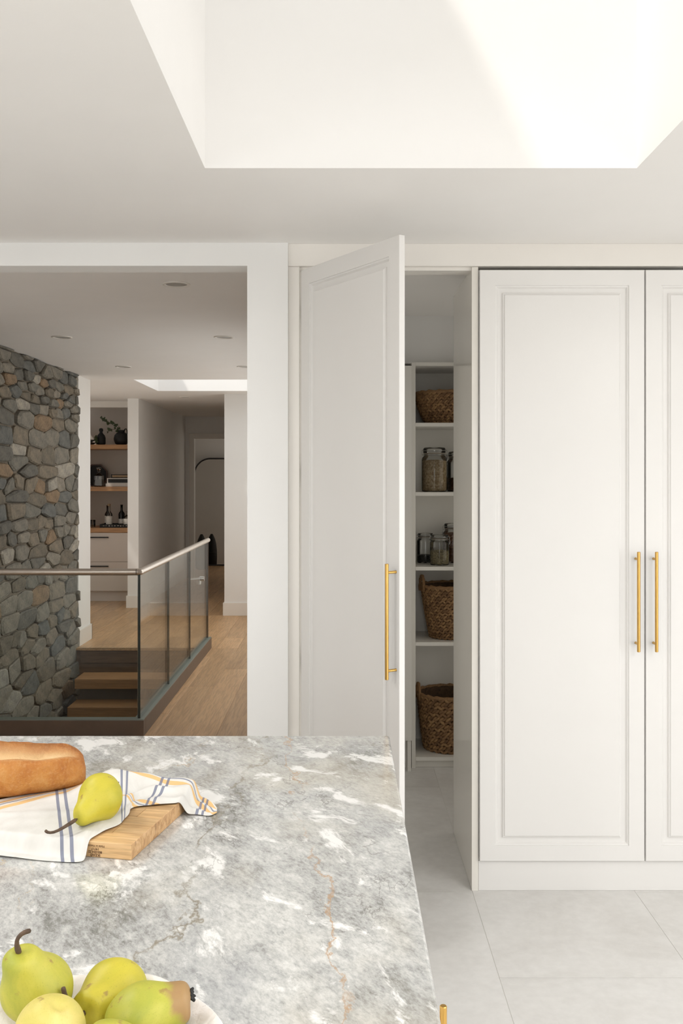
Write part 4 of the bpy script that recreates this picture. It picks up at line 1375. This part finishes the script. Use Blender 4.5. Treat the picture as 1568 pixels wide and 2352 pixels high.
def bottle(label, x, y, z, r, h, mat, lab=None, neckf=0.36, shoulder=0.55, cap=None):
    t = thing("bottle", label, "bottle", (x, y, z), 0, "bottles on the niche worktop")
    MB().lathe([(0, 0.003), (r * 0.9, 0), (r, 0.006), (r, h * shoulder), (r * 0.9, h * (shoulder + 0.06)), (r * 0.5, h * (shoulder + 0.14)), (r * neckf, h * (shoulder + 0.2)), (r * neckf, h * 0.97), (r * neckf * 1.25, h * 0.975), (r * neckf * 1.25, h), (0, h)], 20).build("glass_body", mat, t, smooth=True)
    if lab: MB().lathe([(r * 1.012, h * lab[0]), (r * 1.012, h * lab[1])], 20).build("paper_label", PAPER, t, smooth=True)
    if cap: MB().lathe([(r * neckf * 1.3, h * 0.92), (r * neckf * 1.3, h * 1.01), (0, h * 1.012)], 14).build("cap", cap, t, smooth=True)
    return t


trz = 0.9225
tray = thing("serving_tray", "black patterned tray under the bottles on the niche worktop", "tray", (-2.80, 12.16, trz))
MB().box(-0.235, 0.235, -0.15, 0.15, 0, 0.010).build("base", BLACKC, tray, bevel=0.002)
MB().box(-0.24, 0.24, -0.155, -0.145, 0, 0.042).box(-0.24, 0.24, 0.145, 0.155, 0, 0.042).box(-0.24, -0.2345, -0.145, 0.145, 0, 0.042).box(0.2345, 0.24, -0.145, 0.145, 0, 0.042).build("rim", BLACKC, tray)
m = MB(); rb = random.Random(2)
for k in range(12):
    x = -0.2 + k * 0.036
    m.box(x, x + rb.uniform(0.006, 0.02), -0.1556, -0.1552, 0.012 + rb.uniform(0, 0.008), 0.026 + rb.uniform(0, 0.006))
m.build("inlay", paint("bone_inlay", (0.45, 0.42, 0.38), 0.5, 0.2), tray)
bz = trz + 0.0105
bottle("brown glass bottle at the back left of the niche tray", -3.0, 12.24, bz, 0.034, 0.262, BOTG, (0.15, 0.5))
bottle("clear glass bottle with a white label on the niche tray", -2.945, 12.10, bz, 0.040, 0.282, CLEARG, (0.10, 0.46), 0.38, 0.52, TANB)
bottle("dark wine bottle with a slender neck on the niche tray", -2.81, 12.20, bz, 0.040, 0.272, DARKG, (0.12, 0.34))
bottle("squat clear bottle with a round stopper at the tray's right end", -2.715, 12.10, bz, 0.048, 0.19, CLEARG, (0.10, 0.52), 0.22, 0.58)
tu = thing("tumbler", "clear glass tumbler left of the niche tray", "glass", (-3.16, 12.12, trz))
MB().lathe([(0, 0.008), (0.03, 0.0), (0.034, 0.004), (0.039, 0.092), (0.036, 0.092), (0.031, 0.012), (0, 0.012)], 20).build("body", CLEARG, tu, smooth=True)

# ------------------------------------------------------------------ corridor end: mirror and dark floor vase
mi = thing("arched_mirror", "tall arched floor mirror in a thin black frame at the corridor's end", "mirror", (-2.17, 16.80, 0.004))
mi.rotation_euler = (-0.055, 0, 0)


def arch(w, h, r, n=12):
    pts = [(-w, 0), (w, 0)]
    for k in range(n + 1): a = H * k / n; pts.append((w - r + r * math.cos(a), h - r + r * math.sin(a)))
    for k in range(n + 1): a = H + H * k / n; pts.append((-w + r + r * math.cos(a), h - r + r * math.sin(a)))
    return pts


MB().prism(arch(0.44, 1.885, 0.28), 0.0, 0.018).build("backing", BLACKM, mi)
MB().prism([(x, z + 0.022) for x, z in arch(0.424, 1.846, 0.264)], -0.004, -0.0005).build("glass", MIRROR, mi)
A, Bo = arch(0.445, 1.893, 0.285), [(x, z + 0.022) for x, z in arch(0.424, 1.846, 0.264)]
fr = MB(); n = len(A)
for k in range(n):
    j = (k + 1) % n; b = len(fr.v)
    fr.v += [(A[k][0], -0.015, A[k][1]), (A[j][0], -0.015, A[j][1]), (Bo[j][0], -0.015, Bo[j][1]), (Bo[k][0], -0.015, Bo[k][1]),
             (A[k][0], 0.02, A[k][1]), (A[j][0], 0.02, A[j][1]), (Bo[j][0], -0.0003, Bo[j][1]), (Bo[k][0], -0.0003, Bo[k][1])]
    for q in ((3, 2, 1, 0), (0, 1, 5, 4), (2, 3, 7, 6)): fr.face([b + i for i in q])
fr.build("frame", BLACKM, mi)
fv = thing("floor_vase", "tall pointed black vase on the floor before the arched mirror", "vase", (-2.38, 16.2, 0.0))
MB().lathe([(0, 0), (0.08, 0), (0.10, 0.03), (0.105, 0.16), (0.10, 0.30), (0.085, 0.42), (0.062, 0.50), (0.035, 0.56), (0.018, 0.59), (0.0, 0.592)], 24).build("body", BLACKC, fv, smooth=True)
MB().lathe([(0.098, 0.24), (0.106, 0.25), (0.098, 0.26)], 24).build("band", BLACKM, fv, smooth=True)

bpy.context.view_layer.update()
